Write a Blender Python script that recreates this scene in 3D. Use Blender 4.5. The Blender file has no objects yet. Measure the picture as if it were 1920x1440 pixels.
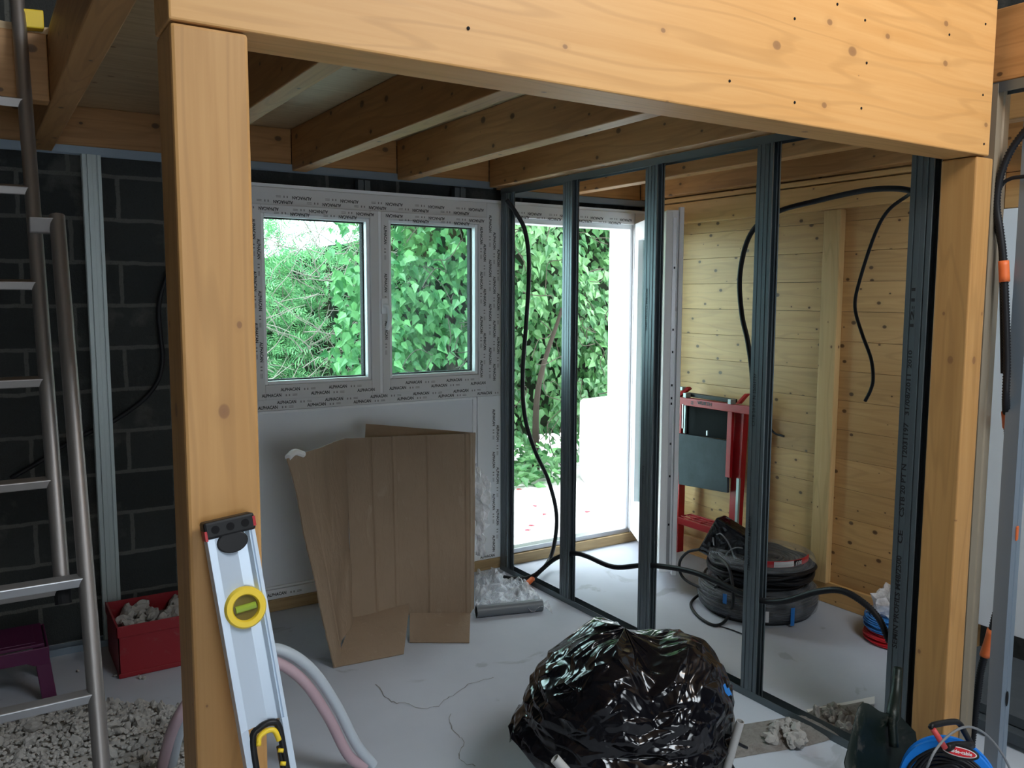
import bpy, bmesh, math, random
from mathutils import Vector as V, Matrix, noise
random.seed(7)
D = bpy.data
sc = bpy.context.scene
col = sc.collection
# ---------------------------------------------------------------- camera
F = 1589.6; CAM = V((0, 0, 1.60)); YAW, TILT, ROLL = 0.5664, 0.10261, 0.003163
fwd = V((math.sin(YAW)*math.cos(TILT), math.cos(YAW)*math.cos(TILT), -math.sin(TILT)))
r0 = V((math.cos(YAW), -math.sin(YAW), 0)); u0 = r0.cross(fwd)
rt = r0*math.cos(ROLL) + u0*math.sin(ROLL); up = -r0*math.sin(ROLL) + u0*math.cos(ROLL)
cd = D.cameras.new('camera'); cam = D.objects.new('camera', cd); col.objects.link(cam); sc.camera = cam
cd.sensor_width = 36; cd.lens = F*36/1920; cd.clip_start = .02; cd.clip_end = 100
cam.matrix_world = Matrix(((rt.x, up.x, -fwd.x, CAM.x), (rt.y, up.y, -fwd.y, CAM.y), (rt.z, up.z, -fwd.z, CAM.z), (0, 0, 0, 1)))
def W(u, v, ax, val):
    """where the line of sight through a measured point of the photo meets the plane of the surface it lies on"""
    d = rt*((u-960)/F) - up*((v-720)/F) + fwd
    return CAM + d*((val-CAM[ax])/d[ax])
# ---------------------------------------------------------------- light and exposure
sc.view_settings.view_transform = 'Standard'; sc.view_settings.look = 'None'
sc.view_settings.exposure = 0.30; sc.view_settings.gamma = 1; sc.view_settings.use_curve_mapping = False
world = D.worlds.new('overcast_sky'); sc.world = world; world.use_nodes = True
wn = world.node_tree.nodes; wl = world.node_tree.links
wn['Background'].inputs[0].default_value = (0.86, 0.94, 1.0, 1); wn['Background'].inputs[1].default_value = 8.5
def area(name, loc, target, sx, sy, power, color):
    l = D.lights.new(name, 'AREA'); l.shape = 'RECTANGLE'; l.size = sx; l.size_y = sy; l.energy = power; l.color = color
    o = D.objects.new(name, l); col.objects.link(o); o.location = loc
    o.rotation_euler = (V(target)-V(loc)).to_track_quat('-Z', 'Y').to_euler(); return o
area('added_overhead_daylight', (1.95, -0.75, 3.7), (1.6, 2.0, .4), 1.3, 1.2, 74, (0.84, 0.93, 1.0))  # area lamp added overhead for daylight; the roof has no window
sn = D.lights.new('hazy_sun', 'SUN'); sn.energy = 4.0; sn.angle = .45; sn.color = (1, .96, .88); so_ = D.objects.new('hazy_sun', sn); col.objects.link(so_); so_.rotation_euler = V((.25, .55, -.80)).to_track_quat('-Z', 'Y').to_euler()
lp = D.lights.new('warm_site_lamp', 'POINT'); lp.energy = 14; lp.color = (1.0, 0.62, 0.32); lp.shadow_soft_size = .12
lo = D.objects.new('warm_site_lamp', lp); col.objects.link(lo); lo.location = (2.05, 0.35, 2.75)
# ---------------------------------------------------------------- materials
def mat(name, base=(.5, .5, .5), rough=.6, metal=0.0, **k):
    m = D.materials.new(name); m.use_nodes = True; b = m.node_tree.nodes['Principled BSDF']
    b.inputs['Base Color'].default_value = (*base, 1); b.inputs['Roughness'].default_value = rough; b.inputs['Metallic'].default_value = metal
    if 'spec' in k: b.inputs['Specular IOR Level'].default_value = k['spec']
    if 'alpha' in k: b.inputs['Alpha'].default_value = k['alpha']
    if 'trans' in k: b.inputs['Transmission Weight'].default_value = k['trans']
    return m
def N(m, t, **k):
    n = m.node_tree.nodes.new(t)
    for a, v in k.items(): setattr(n, a, v)
    return n
def L(m, a, b): m.node_tree.links.new(a, b)
def ramp(m, fac, stops):
    r = N(m, 'ShaderNodeValToRGB'); e = r.color_ramp.elements
    while len(e) < len(stops): e.new(0.5)
    for x, (p, c) in zip(e, stops): x.position = p; x.color = (*c, 1) if len(c) == 3 else c
    L(m, fac, r.inputs[0]); return r.outputs[0]
def coords(m, scale=(1, 1, 1), obj=True):
    tc = N(m, 'ShaderNodeTexCoord'); mp = N(m, 'ShaderNodeMapping'); mp.inputs['Scale'].default_value = scale
    L(m, tc.outputs['Object' if obj else 'Generated'], mp.inputs['Vector']); return mp.outputs[0]
def ntex(m, vec, scale, detail=4, rough=.55, dist=0):
    n = N(m, 'ShaderNodeTexNoise'); n.inputs['Scale'].default_value = scale; n.inputs['Detail'].default_value = detail
    n.inputs['Roughness'].default_value = rough; n.inputs['Distortion'].default_value = dist; L(m, vec, n.inputs['Vector']); return n.outputs['Fac']
def mix(m, a, b, fac, mode='MIX'):
    x = N(m, 'ShaderNodeMix', data_type='RGBA', blend_type=mode)
    for s, i in ((fac, 0), (a, 6), (b, 7)):
        if hasattr(s, 'links'): L(m, s, x.inputs[i])
        elif i == 0: x.inputs[0].default_value = s
        else: x.inputs[i].default_value = (*s, 1)
    return x.outputs[2]
def bump(m, h, strength=.2, dist=.002):
    b = N(m, 'ShaderNodeBump'); b.inputs['Strength'].default_value = strength; b.inputs['Distance'].default_value = dist
    L(m, h, b.inputs['Height']); L(m, b.outputs[0], m.node_tree.nodes['Principled BSDF'].inputs['Normal'])
def bsdf(m): return m.node_tree.nodes['Principled BSDF']
def wood(name, axis, c1, c2, knot=(.16, .07, .025), kscale=4.0, kamt=.45, rough=.5, island=False, grain=1.0):
    m = mat(name, c1, rough)
    long = {'X': 0, 'Y': 1, 'Z': 2}[axis]
    tc = N(m, 'ShaderNodeTexCoord'); vec = tc.outputs['Object']
    if island:
        g = N(m, 'ShaderNodeNewGeometry'); cx = N(m, 'ShaderNodeCombineXYZ')
        mu = N(m, 'ShaderNodeMath', operation='MULTIPLY'); L(m, g.outputs['Random Per Island'], mu.inputs[0]); mu.inputs[1].default_value = 37.0
        L(m, mu.outputs[0], cx.inputs[long]); ad = N(m, 'ShaderNodeVectorMath', operation='ADD'); L(m, vec, ad.inputs[0]); L(m, cx.outputs[0], ad.inputs[1]); vec = ad.outputs[0]
    s = [26*grain]*3; s[long] = 1.1
    mp = N(m, 'ShaderNodeMapping'); mp.inputs['Scale'].default_value = s; L(m, vec, mp.inputs['Vector'])
    g1 = ntex(m, mp.outputs[0], 1.6, 3, .6, .6)
    s2 = [7]*3; s2[long] = .7
    mp2 = N(m, 'ShaderNodeMapping'); mp2.inputs['Scale'].default_value = s2; L(m, vec, mp2.inputs['Vector'])
    wv = N(m, 'ShaderNodeTexNoise'); wv.inputs['Scale'].default_value = 1.0; wv.inputs['Detail'].default_value = 2; L(m, mp2.outputs[0], wv.inputs['Vector'])
    sn = N(m, 'ShaderNodeMath', operation='SINE'); ml = N(m, 'ShaderNodeMath', operation='MULTIPLY'); ml.inputs[1].default_value = 60
    L(m, wv.outputs['Fac'], ml.inputs[0]); L(m, ml.outputs[0], sn.inputs[0])
    base = mix(m, c1, c2, ramp(m, g1, [(.3, (0, 0, 0)), (.72, (1, 1, 1))]))
    dk = tuple(c*.80 for c in c2)
    base = mix(m, base, dk, ramp(m, sn.outputs[0], [(.55, (0, 0, 0)), (1.0, (.42, .42, .42))]))
    sx = N(m, 'ShaderNodeSeparateXYZ'); L(m, vec, sx.inputs[0]); oth = [i for i in range(3) if i != long]
    sm = N(m, 'ShaderNodeMath', operation='ADD'); L(m, sx.outputs[oth[0]], sm.inputs[0]); L(m, sx.outputs[oth[1]], sm.inputs[1])
    if island: sx2 = N(m, 'ShaderNodeSeparateXYZ'); L(m, tc.outputs['Object'], sx2.inputs[0])
    cbx_ = N(m, 'ShaderNodeCombineXYZ'); L(m, sx.outputs[long], cbx_.inputs[0]); L(m, sm.outputs[0], cbx_.inputs[1])
    mp3 = N(m, 'ShaderNodeMapping'); mp3.inputs['Scale'].default_value = (kscale*.8, kscale*1.1, 1); L(m, cbx_.outputs[0], mp3.inputs['Vector'])
    vo = N(m, 'ShaderNodeTexVoronoi', voronoi_dimensions='2D'); vo.inputs['Scale'].default_value = 1.0; L(m, mp3.outputs[0], vo.inputs['Vector'])
    sep = N(m, 'ShaderNodeSeparateColor'); L(m, vo.outputs['Color'], sep.inputs[0])
    thr = N(m, 'ShaderNodeMath', operation='MULTIPLY'); L(m, sep.outputs[0], thr.inputs[0]); thr.inputs[1].default_value = kamt*.15
    dv = N(m, 'ShaderNodeMath', operation='DIVIDE'); L(m, vo.outputs['Distance'], dv.inputs[0]); L(m, thr.outputs[0], dv.inputs[1])
    km = ramp(m, dv.outputs[0], [(0.0, (1, 1, 1)), (.75, (.85, .85, .85)), (1.0, (0, 0, 0))])
    halo = ramp(m, dv.outputs[0], [(0, (.35, .35, .35)), (1, (0, 0, 0))])
    mh = N(m, 'ShaderNodeMath', operation='MULTIPLY'); mh.inputs[1].default_value = .38; L(m, dv.outputs[0], mh.inputs[0])
    halo = ramp(m, mh.outputs[0], [(0, (.5, .5, .5)), (1, (0, 0, 0))])
    base = mix(m, base, dk, halo); base = mix(m, base, knot, km)
    if island:
        base = mix(m, base, ramp(m, g.outputs['Random Per Island'], [(0, (.82, .78, .72)), (1, (1.12, 1.08, 1.0))]), 1.0, 'MULTIPLY')
    L(m, base, bsdf(m).inputs['Base Color']); bump(m, g1, .15, .0015); return m
PINE1, PINE2 = (.62, .36, .15), (.52, .27, .095)
JO1, JO2 = (.47, .245, .09), (.36, .175, .058)
M = {}
M['pineX'] = wood('glulam_pine_x', 'X', (.67, .375, .14), (.60, .31, .10), kscale=5.0, kamt=.5, knot=(.30, .15, .06))
M['pineZ'] = wood('glulam_pine_z', 'Z', (.55, .30, .105), (.47, .24, .075), kscale=4.4, kamt=.34, knot=(.28, .13, .05))
M['joistY'] = wood('rough_pine_y', 'Y', JO1, JO2, kscale=6, kamt=.7, knot=(.10, .05, .02))
M['joistX'] = wood('rough_pine_x', 'X', JO1, JO2, kscale=6, kamt=.7, knot=(.10, .05, .02))
M['plank'] = wood('plank_pine', 'Y', (.60, .375, .165), (.51, .30, .12), kscale=8.5, kamt=.75, knot=(.09, .045, .018), island=True)
M['batten'] = wood('batten_pine', 'Z', (.66, .45, .21), (.59, .38, .16), kscale=5, kamt=.25)
M['boardY'] = wood('ledger_pine', 'Y', (.72, .44, .18), (.62, .36, .13), kscale=5, kamt=.4)
M['ply'] = wood('deck_plywood', 'X', (.50, .36, .20), (.40, .27, .14), kscale=5, kamt=.4)
M['sill'] = wood('sill_pine', 'X', (.48, .34, .17), (.36, .24, .11), kscale=5, kamt=.2)
# concrete floor
m = M['floor'] = mat('dusty_concrete', (.5, .5, .5), .75)
cv = coords(m); a = ntex(m, cv, 1.3, 5, .6); b_ = ntex(m, cv, 9, 5, .7); c_ = ntex(m, cv, 3.2, 6, .55, 1.2)
k = mix(m, (.44, .48, .55), (.53, .57, .64), ramp(m, a, [(.3, (0, 0, 0)), (.7, (1, 1, 1))]))
k = mix(m, k, (.50, .54, .60), ramp(m, b_, [(.35, (0, 0, 0)), (.75, (.5, .5, .5))]))
k = mix(m, k, (.27, .29, .32), ramp(m, c_, [(.625, (0, 0, 0)), (.67, (.45, .45, .45))]))
L(m, k, bsdf(m).inputs['Base Color']); bump(m, b_, .2, .003)
# concrete block wall
def block_mat(name, off):
    m = mat(name, (.1, .1, .1), .95)
    tc = N(m, 'ShaderNodeTexCoord'); sp = N(m, 'ShaderNodeSeparateXYZ'); L(m, tc.outputs['Object'], sp.inputs[0])
    cb = N(m, 'ShaderNodeCombineXYZ'); L(m, sp.outputs[0], cb.inputs[0]); L(m, sp.outputs[2], cb.inputs[1])
    nz = N(m, 'ShaderNodeTexNoise'); nz.inputs['Scale'].default_value = 14; L(m, cb.outputs[0], nz.inputs['Vector'])
    vm = N(m, 'ShaderNodeVectorMath', operation='SCALE'); L(m, nz.outputs['Color'], vm.inputs[0]); vm.inputs['Scale'].default_value = .014
    va = N(m, 'ShaderNodeVectorMath', operation='ADD'); L(m, cb.outputs[0], va.inputs[0]); L(m, vm.outputs[0], va.inputs[1])
    br = N(m, 'ShaderNodeTexBrick'); br.offset = .5
    for n_, v_ in (('Scale', 1), ('Mortar Size', .011), ('Mortar Smooth', .4), ('Brick Width', .40), ('Row Height', .195), ('Bias', 0)): br.inputs[n_].default_value = v_
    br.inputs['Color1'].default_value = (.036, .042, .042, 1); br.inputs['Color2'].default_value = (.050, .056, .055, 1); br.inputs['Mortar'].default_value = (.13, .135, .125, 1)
    L(m, va.outputs[0], br.inputs['Vector'])
    g = ntex(m, tc.outputs['Object'], 90, 3, .8); p = ntex(m, tc.outputs['Object'], 3.5, 4, .6)
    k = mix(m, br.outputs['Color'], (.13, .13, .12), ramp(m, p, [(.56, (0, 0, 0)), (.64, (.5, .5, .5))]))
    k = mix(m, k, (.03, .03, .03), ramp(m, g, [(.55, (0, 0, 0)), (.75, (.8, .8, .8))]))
    L(m, k, bsdf(m).inputs['Base Color']); bump(m, g, .9, .006); return m
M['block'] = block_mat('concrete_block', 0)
def metal(name, c, rough=.42, met=.75):
    m = mat(name, c, rough, met); v = coords(m, (30, 30, 1.2)); n = ntex(m, v, 1, 3, .6)
    L(m, mix(m, tuple(x*.97 for x in c), tuple(min(1, x*1.03) for x in c), n), bsdf(m).inputs['Base Color']); return m
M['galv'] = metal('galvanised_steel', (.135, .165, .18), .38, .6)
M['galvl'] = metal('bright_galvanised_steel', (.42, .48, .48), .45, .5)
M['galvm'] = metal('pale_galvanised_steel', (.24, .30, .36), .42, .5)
M['tan'] = metal('tan_reflection_profile', (.30, .25, .18), .5, .3)  # steel coloured tan: reflection of the wood beside it put into the colour
M['alu'] = metal('ladder_aluminium', (.50, .51, .53), .38, .85)
M['alu_dark'] = metal('shaded_aluminium', (.30, .28, .27), .45, .8)  # darker copy of the ladder aluminium; its dim upper part's shade is in the colour
M['lvl'] = mat('anodised_aluminium', (.60, .70, .82), .33, .3)
M['pvc'] = mat('white_pvc', (.90, .93, .96), .35)
M['foil'] = mat('protective_foil', (.70, .71, .72), .45)
M['panel'] = mat('white_panel', (.78, .82, .87), .5)
M['ink'] = mat('black_print', (.012, .012, .014), .5)
M['inkg'] = mat('grey_print', (.22, .22, .22), .5)
M['gasket'] = mat('black_gasket', (.010, .010, .011), .8, spec=.15)
M['black'] = mat('black_plastic', (.012, .012, .013), .42, spec=.25)
M['conduit'] = mat('black_conduit', (.014, .015, .018), .45, spec=.25)
M['tape'] = mat('orange_tape', (.75, .16, .04), .5)
M['red'] = mat('red_enamel', (.42, .012, .018), .4)
m = M['redbox'] = mat('dusty_red_paint', (.26, .008, .015), .5); n = ntex(m, coords(m), 12, 5, .7)
L(m, mix(m, (.26, .008, .015), (.24, .11, .10), ramp(m, n, [(.58, (0, 0, 0)), (.72, (.55, .55, .55))])), bsdf(m).inputs['Base Color'])
M['purple'] = mat('purple_plastic', (.085, .010, .055), .45)
M['yellow'] = mat('yellow_plastic', (.85, .60, .03), .4)
M['vial'] = mat('green_vial', (.30, .42, .05), .1, spec=.8)
M['vialdk'] = mat('amber_vial_window', (.16, .12, .03), .15)
M['redgrip'] = mat('red_grip', (.62, .07, .07), .55)
M['blue'] = mat('blue_plastic', (.01, .20, .72), .3)
M['bluet'] = mat('blue_tape', (.02, .20, .60), .4)
M['white'] = mat('white_matt', (.8, .8, .8), .6)
M['pipeg'] = mat('grey_pvc_pipe', (.16, .18, .20), .45)
M['pipew'] = mat('pale_grey_pipe', (.42, .42, .41), .5)
M['hosew'] = mat('pale_blue_hose', (.50, .56, .62), .4)
M['hosep'] = mat('pink_hose', (.50, .36, .40), .4)
M['cablegrey'] = mat('grey_cable', (.22, .23, .24), .4)
M['bluewire'] = mat('blue_wire', (.03, .20, .55), .4); M['redwire'] = mat('red_wire', (.62, .02, .03), .4)
M['darksteel'] = mat('dark_board', (.045, .055, .065), .6, spec=.25)
n = ntex(M['darksteel'], coords(M['darksteel']), 7, 4, .7); L(M['darksteel'], mix(M['darksteel'], (.03, .036, .042), (.085, .10, .115), n), bsdf(M['darksteel']).inputs['Base Color'])
m = M['shovel'] = mat('rusty_green_shovel', (.012, .03, .022), .45, .3); n = ntex(m, coords(m), 14, 5, .75)
L(m, mix(m, (.005, .012, .009), (.13, .12, .10), ramp(m, n, [(.55, (0, 0, 0)), (.72, (.8, .8, .8))])), bsdf(m).inputs['Base Color'])
m = M['card'] = mat('brown_cardboard', (.25, .18, .12), .85); cv = coords(m); n = ntex(m, cv, 6, 5, .6); n2 = ntex(m, coords(m, (1, 1, .35)), 16, 4, .6, .5)
k = mix(m, (.245, .175, .115), (.30, .22, .15), n)
L(m, mix(m, k, (.40, .32, .24), ramp(m, n2, [(.62, (0, 0, 0)), (.70, (.30, .30, .30))])), bsdf(m).inputs['Base Color']); bump(m, n2, .9, .010)
m = M['bag'] = mat('black_polythene', (.004, .004, .006), .15, spec=.5)
cv = coords(m); vo = N(m, 'ShaderNodeTexVoronoi'); vo.inputs['Scale'].default_value = 24; nz = N(m, 'ShaderNodeTexNoise'); nz.inputs['Scale'].default_value = 5; L(m, cv, nz.inputs['Vector'])
vs = N(m, 'ShaderNodeVectorMath', operation='SCALE'); vs.inputs['Scale'].default_value = .35; L(m, nz.outputs['Color'], vs.inputs[0]); va = N(m, 'ShaderNodeVectorMath', operation='ADD'); L(m, cv, va.inputs[0]); L(m, vs.outputs[0], va.inputs[1]); L(m, va.outputs[0], vo.inputs['Vector'])
bump(m, vo.outputs['Distance'], .25, .015)
M['tub'] = mat('black_rubber_tub', (.02, .02, .021), .55)
m = M['rubble'] = mat('broken_concrete', (.42, .41, .39), .95); n = ntex(m, coords(m), 25, 5, .7)
L(m, mix(m, (.30, .29, .27), (.56, .55, .53), n), bsdf(m).inputs['Base Color']); bump(m, n, .5, .004)
m = M['dirt'] = mat('dusty_debris', (.28, .25, .22), 1.0); n = ntex(m, coords(m), 45, 5, .75)
L(m, mix(m, (.15, .13, .11), (.45, .43, .41), n), bsdf(m).inputs['Base Color']); bump(m, n, 1.0, .02)
M['render'] = mat('white_render', (.90, .91, .90), .9)
m = M['terrace'] = mat('pale_terrace', (.7, .69, .66), .9); n = ntex(m, coords(m), 6, 6, .7)
L(m, mix(m, (.80, .78, .75), (.42, .38, .34), ramp(m, n, [(.5, (0, 0, 0)), (.75, (.8, .8, .8))])), bsdf(m).inputs['Base Color'])
M['petal'] = mat('red_petal', (.55, .05, .08), .7)
def leafmat(name, ca, cb, trans=.35):
    m = mat(name, ca, .38)
    g = N(m, 'ShaderNodeNewGeometry'); k = ramp(m, g.outputs['Random Per Island'], [(0, ca), (.8, cb), (1, tuple(min(1, x*1.5) for x in cb))])
    L(m, k, bsdf(m).inputs['Base Color'])
    t = N(m, 'ShaderNodeBsdfTranslucent'); L(m, k, t.inputs[0]); mx = N(m, 'ShaderNodeMixShader'); mx.inputs[0].default_value = trans
    L(m, bsdf(m).outputs[0], mx.inputs[1]); L(m, t.outputs[0], mx.inputs[2]); L(m, mx.outputs[0], m.node_tree.nodes['Material Output'].inputs[0]); return m
M['ivy'] = leafmat('ivy_leaf', (.045, .175, .06), (.15, .34, .13))
M['thuja'] = leafmat('conifer_spray', (.09, .30, .12), (.26, .50, .22), .3)
M['inner'] = mat('hedge_shade', (.018, .030, .014), 1.0)  # near-black green standing for the shade deep inside the hedges
M['twig'] = mat('dry_twig', (.27, .22, .19), .9); M['bark2'] = mat('green_brown_twig', (.05, .045, .03), .9); M['trunk'] = mat('dark_bark', (.035, .026, .018), .95)
def thin(name, tint, fac, rough=.03):
    m = D.materials.new(name); m.use_nodes = True; nt = m.node_tree; b = nt.nodes['Principled BSDF']; nt.nodes.remove(b)
    t = N(m, 'ShaderNodeBsdfTransparent'); t.inputs[0].default_value = (*tint, 1); g = N(m, 'ShaderNodeBsdfGlossy'); g.inputs['Roughness'].default_value = rough
    x = N(m, 'ShaderNodeMixShader'); fr = N(m, 'ShaderNodeFresnel'); fr.inputs[0].default_value = 1.45
    mu = N(m, 'ShaderNodeMath', operation='MULTIPLY_ADD'); mu.inputs[1].default_value = 1; mu.inputs[2].default_value = fac; mu.use_clamp = True
    L(m, fr.outputs[0], mu.inputs[0]); L(m, mu.outputs[0], x.inputs[0]); L(m, t.outputs[0], x.inputs[1]); L(m, g.outputs[0], x.inputs[2]); L(m, x.outputs[0], nt.nodes['Material Output'].inputs[0]); return m
M['glass'] = thin('window_glass', (.84, .98, .97), .01)
def film(name, c, op):
    m = D.materials.new(name); m.use_nodes = True; nt = m.node_tree; b = nt.nodes['Principled BSDF']; b.inputs['Base Color'].default_value = (*c, 1); b.inputs['Roughness'].default_value = .25
    t = N(m, 'ShaderNodeBsdfTransparent'); x = N(m, 'ShaderNodeMixShader'); n = ntex(m, coords(m), 14, 4, .6)
    f = ramp(m, n, [(.35, (op*.5,)*3), (.75, (min(1, op*1.7),)*3)])
    L(m, f, x.inputs[0]); L(m, t.outputs[0], x.inputs[1]); L(m, b.outputs[0], x.inputs[2]); L(m, x.outputs[0], nt.nodes['Material Output'].inputs[0]); bump(m, n, .8, .02); return m
M['film'] = film('clear_plastic_film', (.85, .88, .92), .42); M['wbag'] = film('white_plastic_bag', (.85, .86, .88), .75); M['wrap'] = film('stretch_wrap', (.55, .60, .66), .22)
# ---------------------------------------------------------------- mesh helpers
class MB:
    def __init__(s): s.v = []; s.f = []
    def add(s, vs, fs):
        o = len(s.v); s.v += [V(p) for p in vs]; s.f += [[i+o for i in f] for f in fs]; return s
    def box(s, x0, x1, y0, y1, z0, z1):
        return s.add([(x, y, z) for z in (z0, z1) for y in (y0, y1) for x in (x0, x1)],
                     [(0, 2, 3, 1), (4, 5, 7, 6), (0, 1, 5, 4), (2, 6, 7, 3), (0, 4, 6, 2), (1, 3, 7, 5)])
    def obox(s, c, ax, ay, az):
        """box with centre c and half-axis vectors"""
        c = V(c); ax, ay, az = V(ax), V(ay), V(az)
        return s.add([c+ax*i+ay*j+az*k for k in (-1, 1) for j in (-1, 1) for i in (-1, 1)],
                     [(0, 2, 3, 1), (4, 5, 7, 6), (0, 1, 5, 4), (2, 6, 7, 3), (0, 4, 6, 2), (1, 3, 7, 5)])
    def ext(s, poly, vec):
        n = len(poly); vec = V(vec)
        return s.add([V(p) for p in poly]+[V(p)+vec for p in poly], [list(range(n))[::-1], list(range(n, 2*n))]+[(i, (i+1) % n, n+(i+1) % n, n+i) for i in range(n)])
    def sheet(s, line, vec, t):
        """folded sheet metal: a polyline of 3-D points in one plane, thickened by t and drawn out along vec"""
        vec = V(vec); line = [V(p) for p in line]; d = vec.normalized(); off = []
        for i, p in enumerate(line):
            ns = []
            if i > 0: ns.append((p-line[i-1]).normalized().cross(d))
            if i < len(line)-1: ns.append((line[i+1]-p).normalized().cross(d))
            nn = sum(ns, V((0, 0, 0))); nn = nn/max(nn.length_squared/len(ns), .3)
            off.append(p+nn*t)
        n = len(line)
        for i in range(n-1):
            a, b, c, e = line[i], line[i+1], off[i+1], off[i]
            s.add([a, b, c, e, a+vec, b+vec, c+vec, e+vec], [(0, 1, 2, 3), (7, 6, 5, 4), (0, 4, 5, 1), (3, 2, 6, 7)]+([(0, 3, 7, 4)] if i == 0 else [])+([(1, 5, 6, 2)] if i == n-2 else []))
        return s
    def tube(s, pts, r, n=10, smooth=6, rib=None, cap=True, closed=False):
        P = [V(p) for p in pts]
        if smooth and len(P) > 2: P = spline(P, smooth, closed)
        if rib:
            P = resample(P, rib[0]/2)
        rs = [r if not callable(r) else r(i/(len(P)-1)) for i in range(len(P))]
        if rib: rs = [q if i % 2 else q*rib[1] for i, q in enumerate(rs)]
        t = (P[1]-P[0]).normalized(); a = V((0, 0, 1)) if abs(t.z) < .9 else V((1, 0, 0)); nrm = (a-t*a.dot(t)).normalized(); vs = []
        for i, p in enumerate(P):
            t = ((P[min(i+1, len(P)-1)]-P[max(i-1, 0)])).normalized() if not closed else (P[(i+1) % len(P)]-P[i-1]).normalized()
            nrm = (nrm-t*nrm.dot(t)).normalized(); b = t.cross(nrm)
            vs += [p+(nrm*math.cos(2*math.pi*j/n)+b*math.sin(2*math.pi*j/n))*rs[i] for j in range(n)]
        m_ = len(P); fs = [(i*n+j, i*n+(j+1) % n, (i+1)*n+(j+1) % n, (i+1)*n+j) for i in range(m_-1) for j in range(n)]
        if closed: fs += [((m_-1)*n+j, (m_-1)*n+(j+1) % n, (j+1) % n, j) for j in range(n)]
        elif cap: fs += [list(range(n))[::-1], list(range((m_-1)*n, m_*n))]
        return s.add(vs, fs)
    def pipe(s, a, b, r, ri, n=20):
        """hollow pipe with open ends"""
        a, b = V(a), V(b); t = (b-a).normalized(); x = t.orthogonal().normalized(); y = t.cross(x)
        R = lambda c, q: [c+(x*math.cos(2*math.pi*j/n)+y*math.sin(2*math.pi*j/n))*q for j in range(n)]
        fs = []
        for k in range(4):
            for j in range(n): fs.append((k*n+j, k*n+(j+1) % n, ((k+1) % 4)*n+(j+1) % n, ((k+1) % 4)*n+j))
        return s.add(R(a, r)+R(b, r)+R(b, ri)+R(a, ri), fs)
    def lathe(s, prof, c, axis, n=32, capped=True):
        """profile of (radius, height) turned about axis through c"""
        c = V(c); t = V(axis).normalized(); x = t.orthogonal().normalized(); y = t.cross(x); vs = []
        for (r, h) in prof: vs += [c+t*h+(x*math.cos(2*math.pi*j/n)+y*math.sin(2*math.pi*j/n))*r for j in range(n)]
        fs = [(i*n+j, i*n+(j+1) % n, (i+1)*n+(j+1) % n, (i+1)*n+j) for i in range(len(prof)-1) for j in range(n)]
        if capped: fs += [list(range(n))[::-1], list(range((len(prof)-1)*n, len(prof)*n))]
        return s.add(vs, fs)
    def build(s, name, mt, parent=None, bevel=0, smooth=False, solid=0):
        base = root_of(parent).location if parent else V((0, 0, 0))
        me = D.meshes.new(name); me.from_pydata([p-base for p in s.v], [], s.f); me.update()
        bm = bmesh.new(); bm.from_mesh(me); bmesh.ops.recalc_face_normals(bm, faces=bm.faces); bm.to_mesh(me); bm.free()
        if smooth:
            for p in me.polygons: p.use_smooth = True
        me.materials.append(M[mt] if isinstance(mt, str) else mt)
        o = D.objects.new(name, me); col.objects.link(o)
        if parent: o.parent = parent
        if solid: q = o.modifiers.new('solid', 'SOLIDIFY'); q.thickness = solid; q.offset = 0
        if bevel: q = o.modifiers.new('bevel', 'BEVEL'); q.width = bevel; q.segments = 2; q.limit_method = 'ANGLE'
        if smooth and smooth != 'all':
            try: me.set_sharp_from_angle(angle=math.radians(40))
            except Exception: pass
        return o
def root_of(o):
    while o.parent: o = o.parent
    return o
def spline(P, k, closed=False):
    out = []; n = len(P)
    for i in range(n if closed else n-1):
        p0 = P[(i-1) % n] if closed or i > 0 else P[i]*2-P[i+1]; p1 = P[i]; p2 = P[(i+1) % n]; p3 = P[(i+2) % n] if closed or i+2 < n else P[i+1]*2-P[i]
        for j in range(k):
            t = j/k; out.append(.5*((2*p1)+(p2-p0)*t+(2*p0-5*p1+4*p2-p3)*t*t+(3*p1-p0-3*p2+p3)*t**3))
    if not closed: out.append(P[-1].copy())
    return out
def resample(P, step):
    out = [P[0].copy()]; acc = 0
    for a, b in zip(P, P[1:]):
        d = (b-a).length
        while acc+d >= step and d > 0:
            t = (step-acc)/d; a = a.lerp(b, t); out.append(a.copy()); d = (b-a).length; acc = 0
        acc += d
    return out
def tag(o, label=None, cat=None, group=None, kind=None):
    for k_, v_ in (('label', label), ('category', cat), ('group', group), ('kind', kind)):
        if v_: o[k_] = v_
    return o
def thing(name, loc, label, cat, group=None, kind=None):
    o = D.objects.new(name, None); o.empty_display_size = .1; col.objects.link(o); o.location = loc
    return tag(o, label, cat, group, kind)
def single(name, mb, mt, label, cat, group=None, kind=None, **k):
    c = sum(mb.v, V((0, 0, 0)))/len(mb.v); c.z = min(p.z for p in mb.v)
    o = mb.build(name, mt, None, **k)
    for p in o.data.vertices: p.co -= c
    o.location = c
    return tag(o, label, cat, group, kind)
_tx = {}
def textmesh(s, bold=.028):
    if s in _tx: return _tx[s]
    c = D.curves.new('t', 'FONT'); c.body = s; c.size = 1; c.offset = bold; c.resolution_u = 2; o = D.objects.new('t', c); col.objects.link(o)
    dg = bpy.context.evaluated_depsgraph_get(); me = o.evaluated_get(dg).to_mesh()
    vs = [p.co.copy() for p in me.vertices]; fs = [list(p.vertices) for p in me.polygons]; o.evaluated_get(dg).to_mesh_clear()
    D.objects.remove(o); D.curves.remove(c)
    x0 = min(p.x for p in vs); x1 = max(p.x for p in vs); vs = [(p.x-x0, p.y) for p in vs]; _tx[s] = (vs, fs, x1-x0); return _tx[s]
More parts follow.
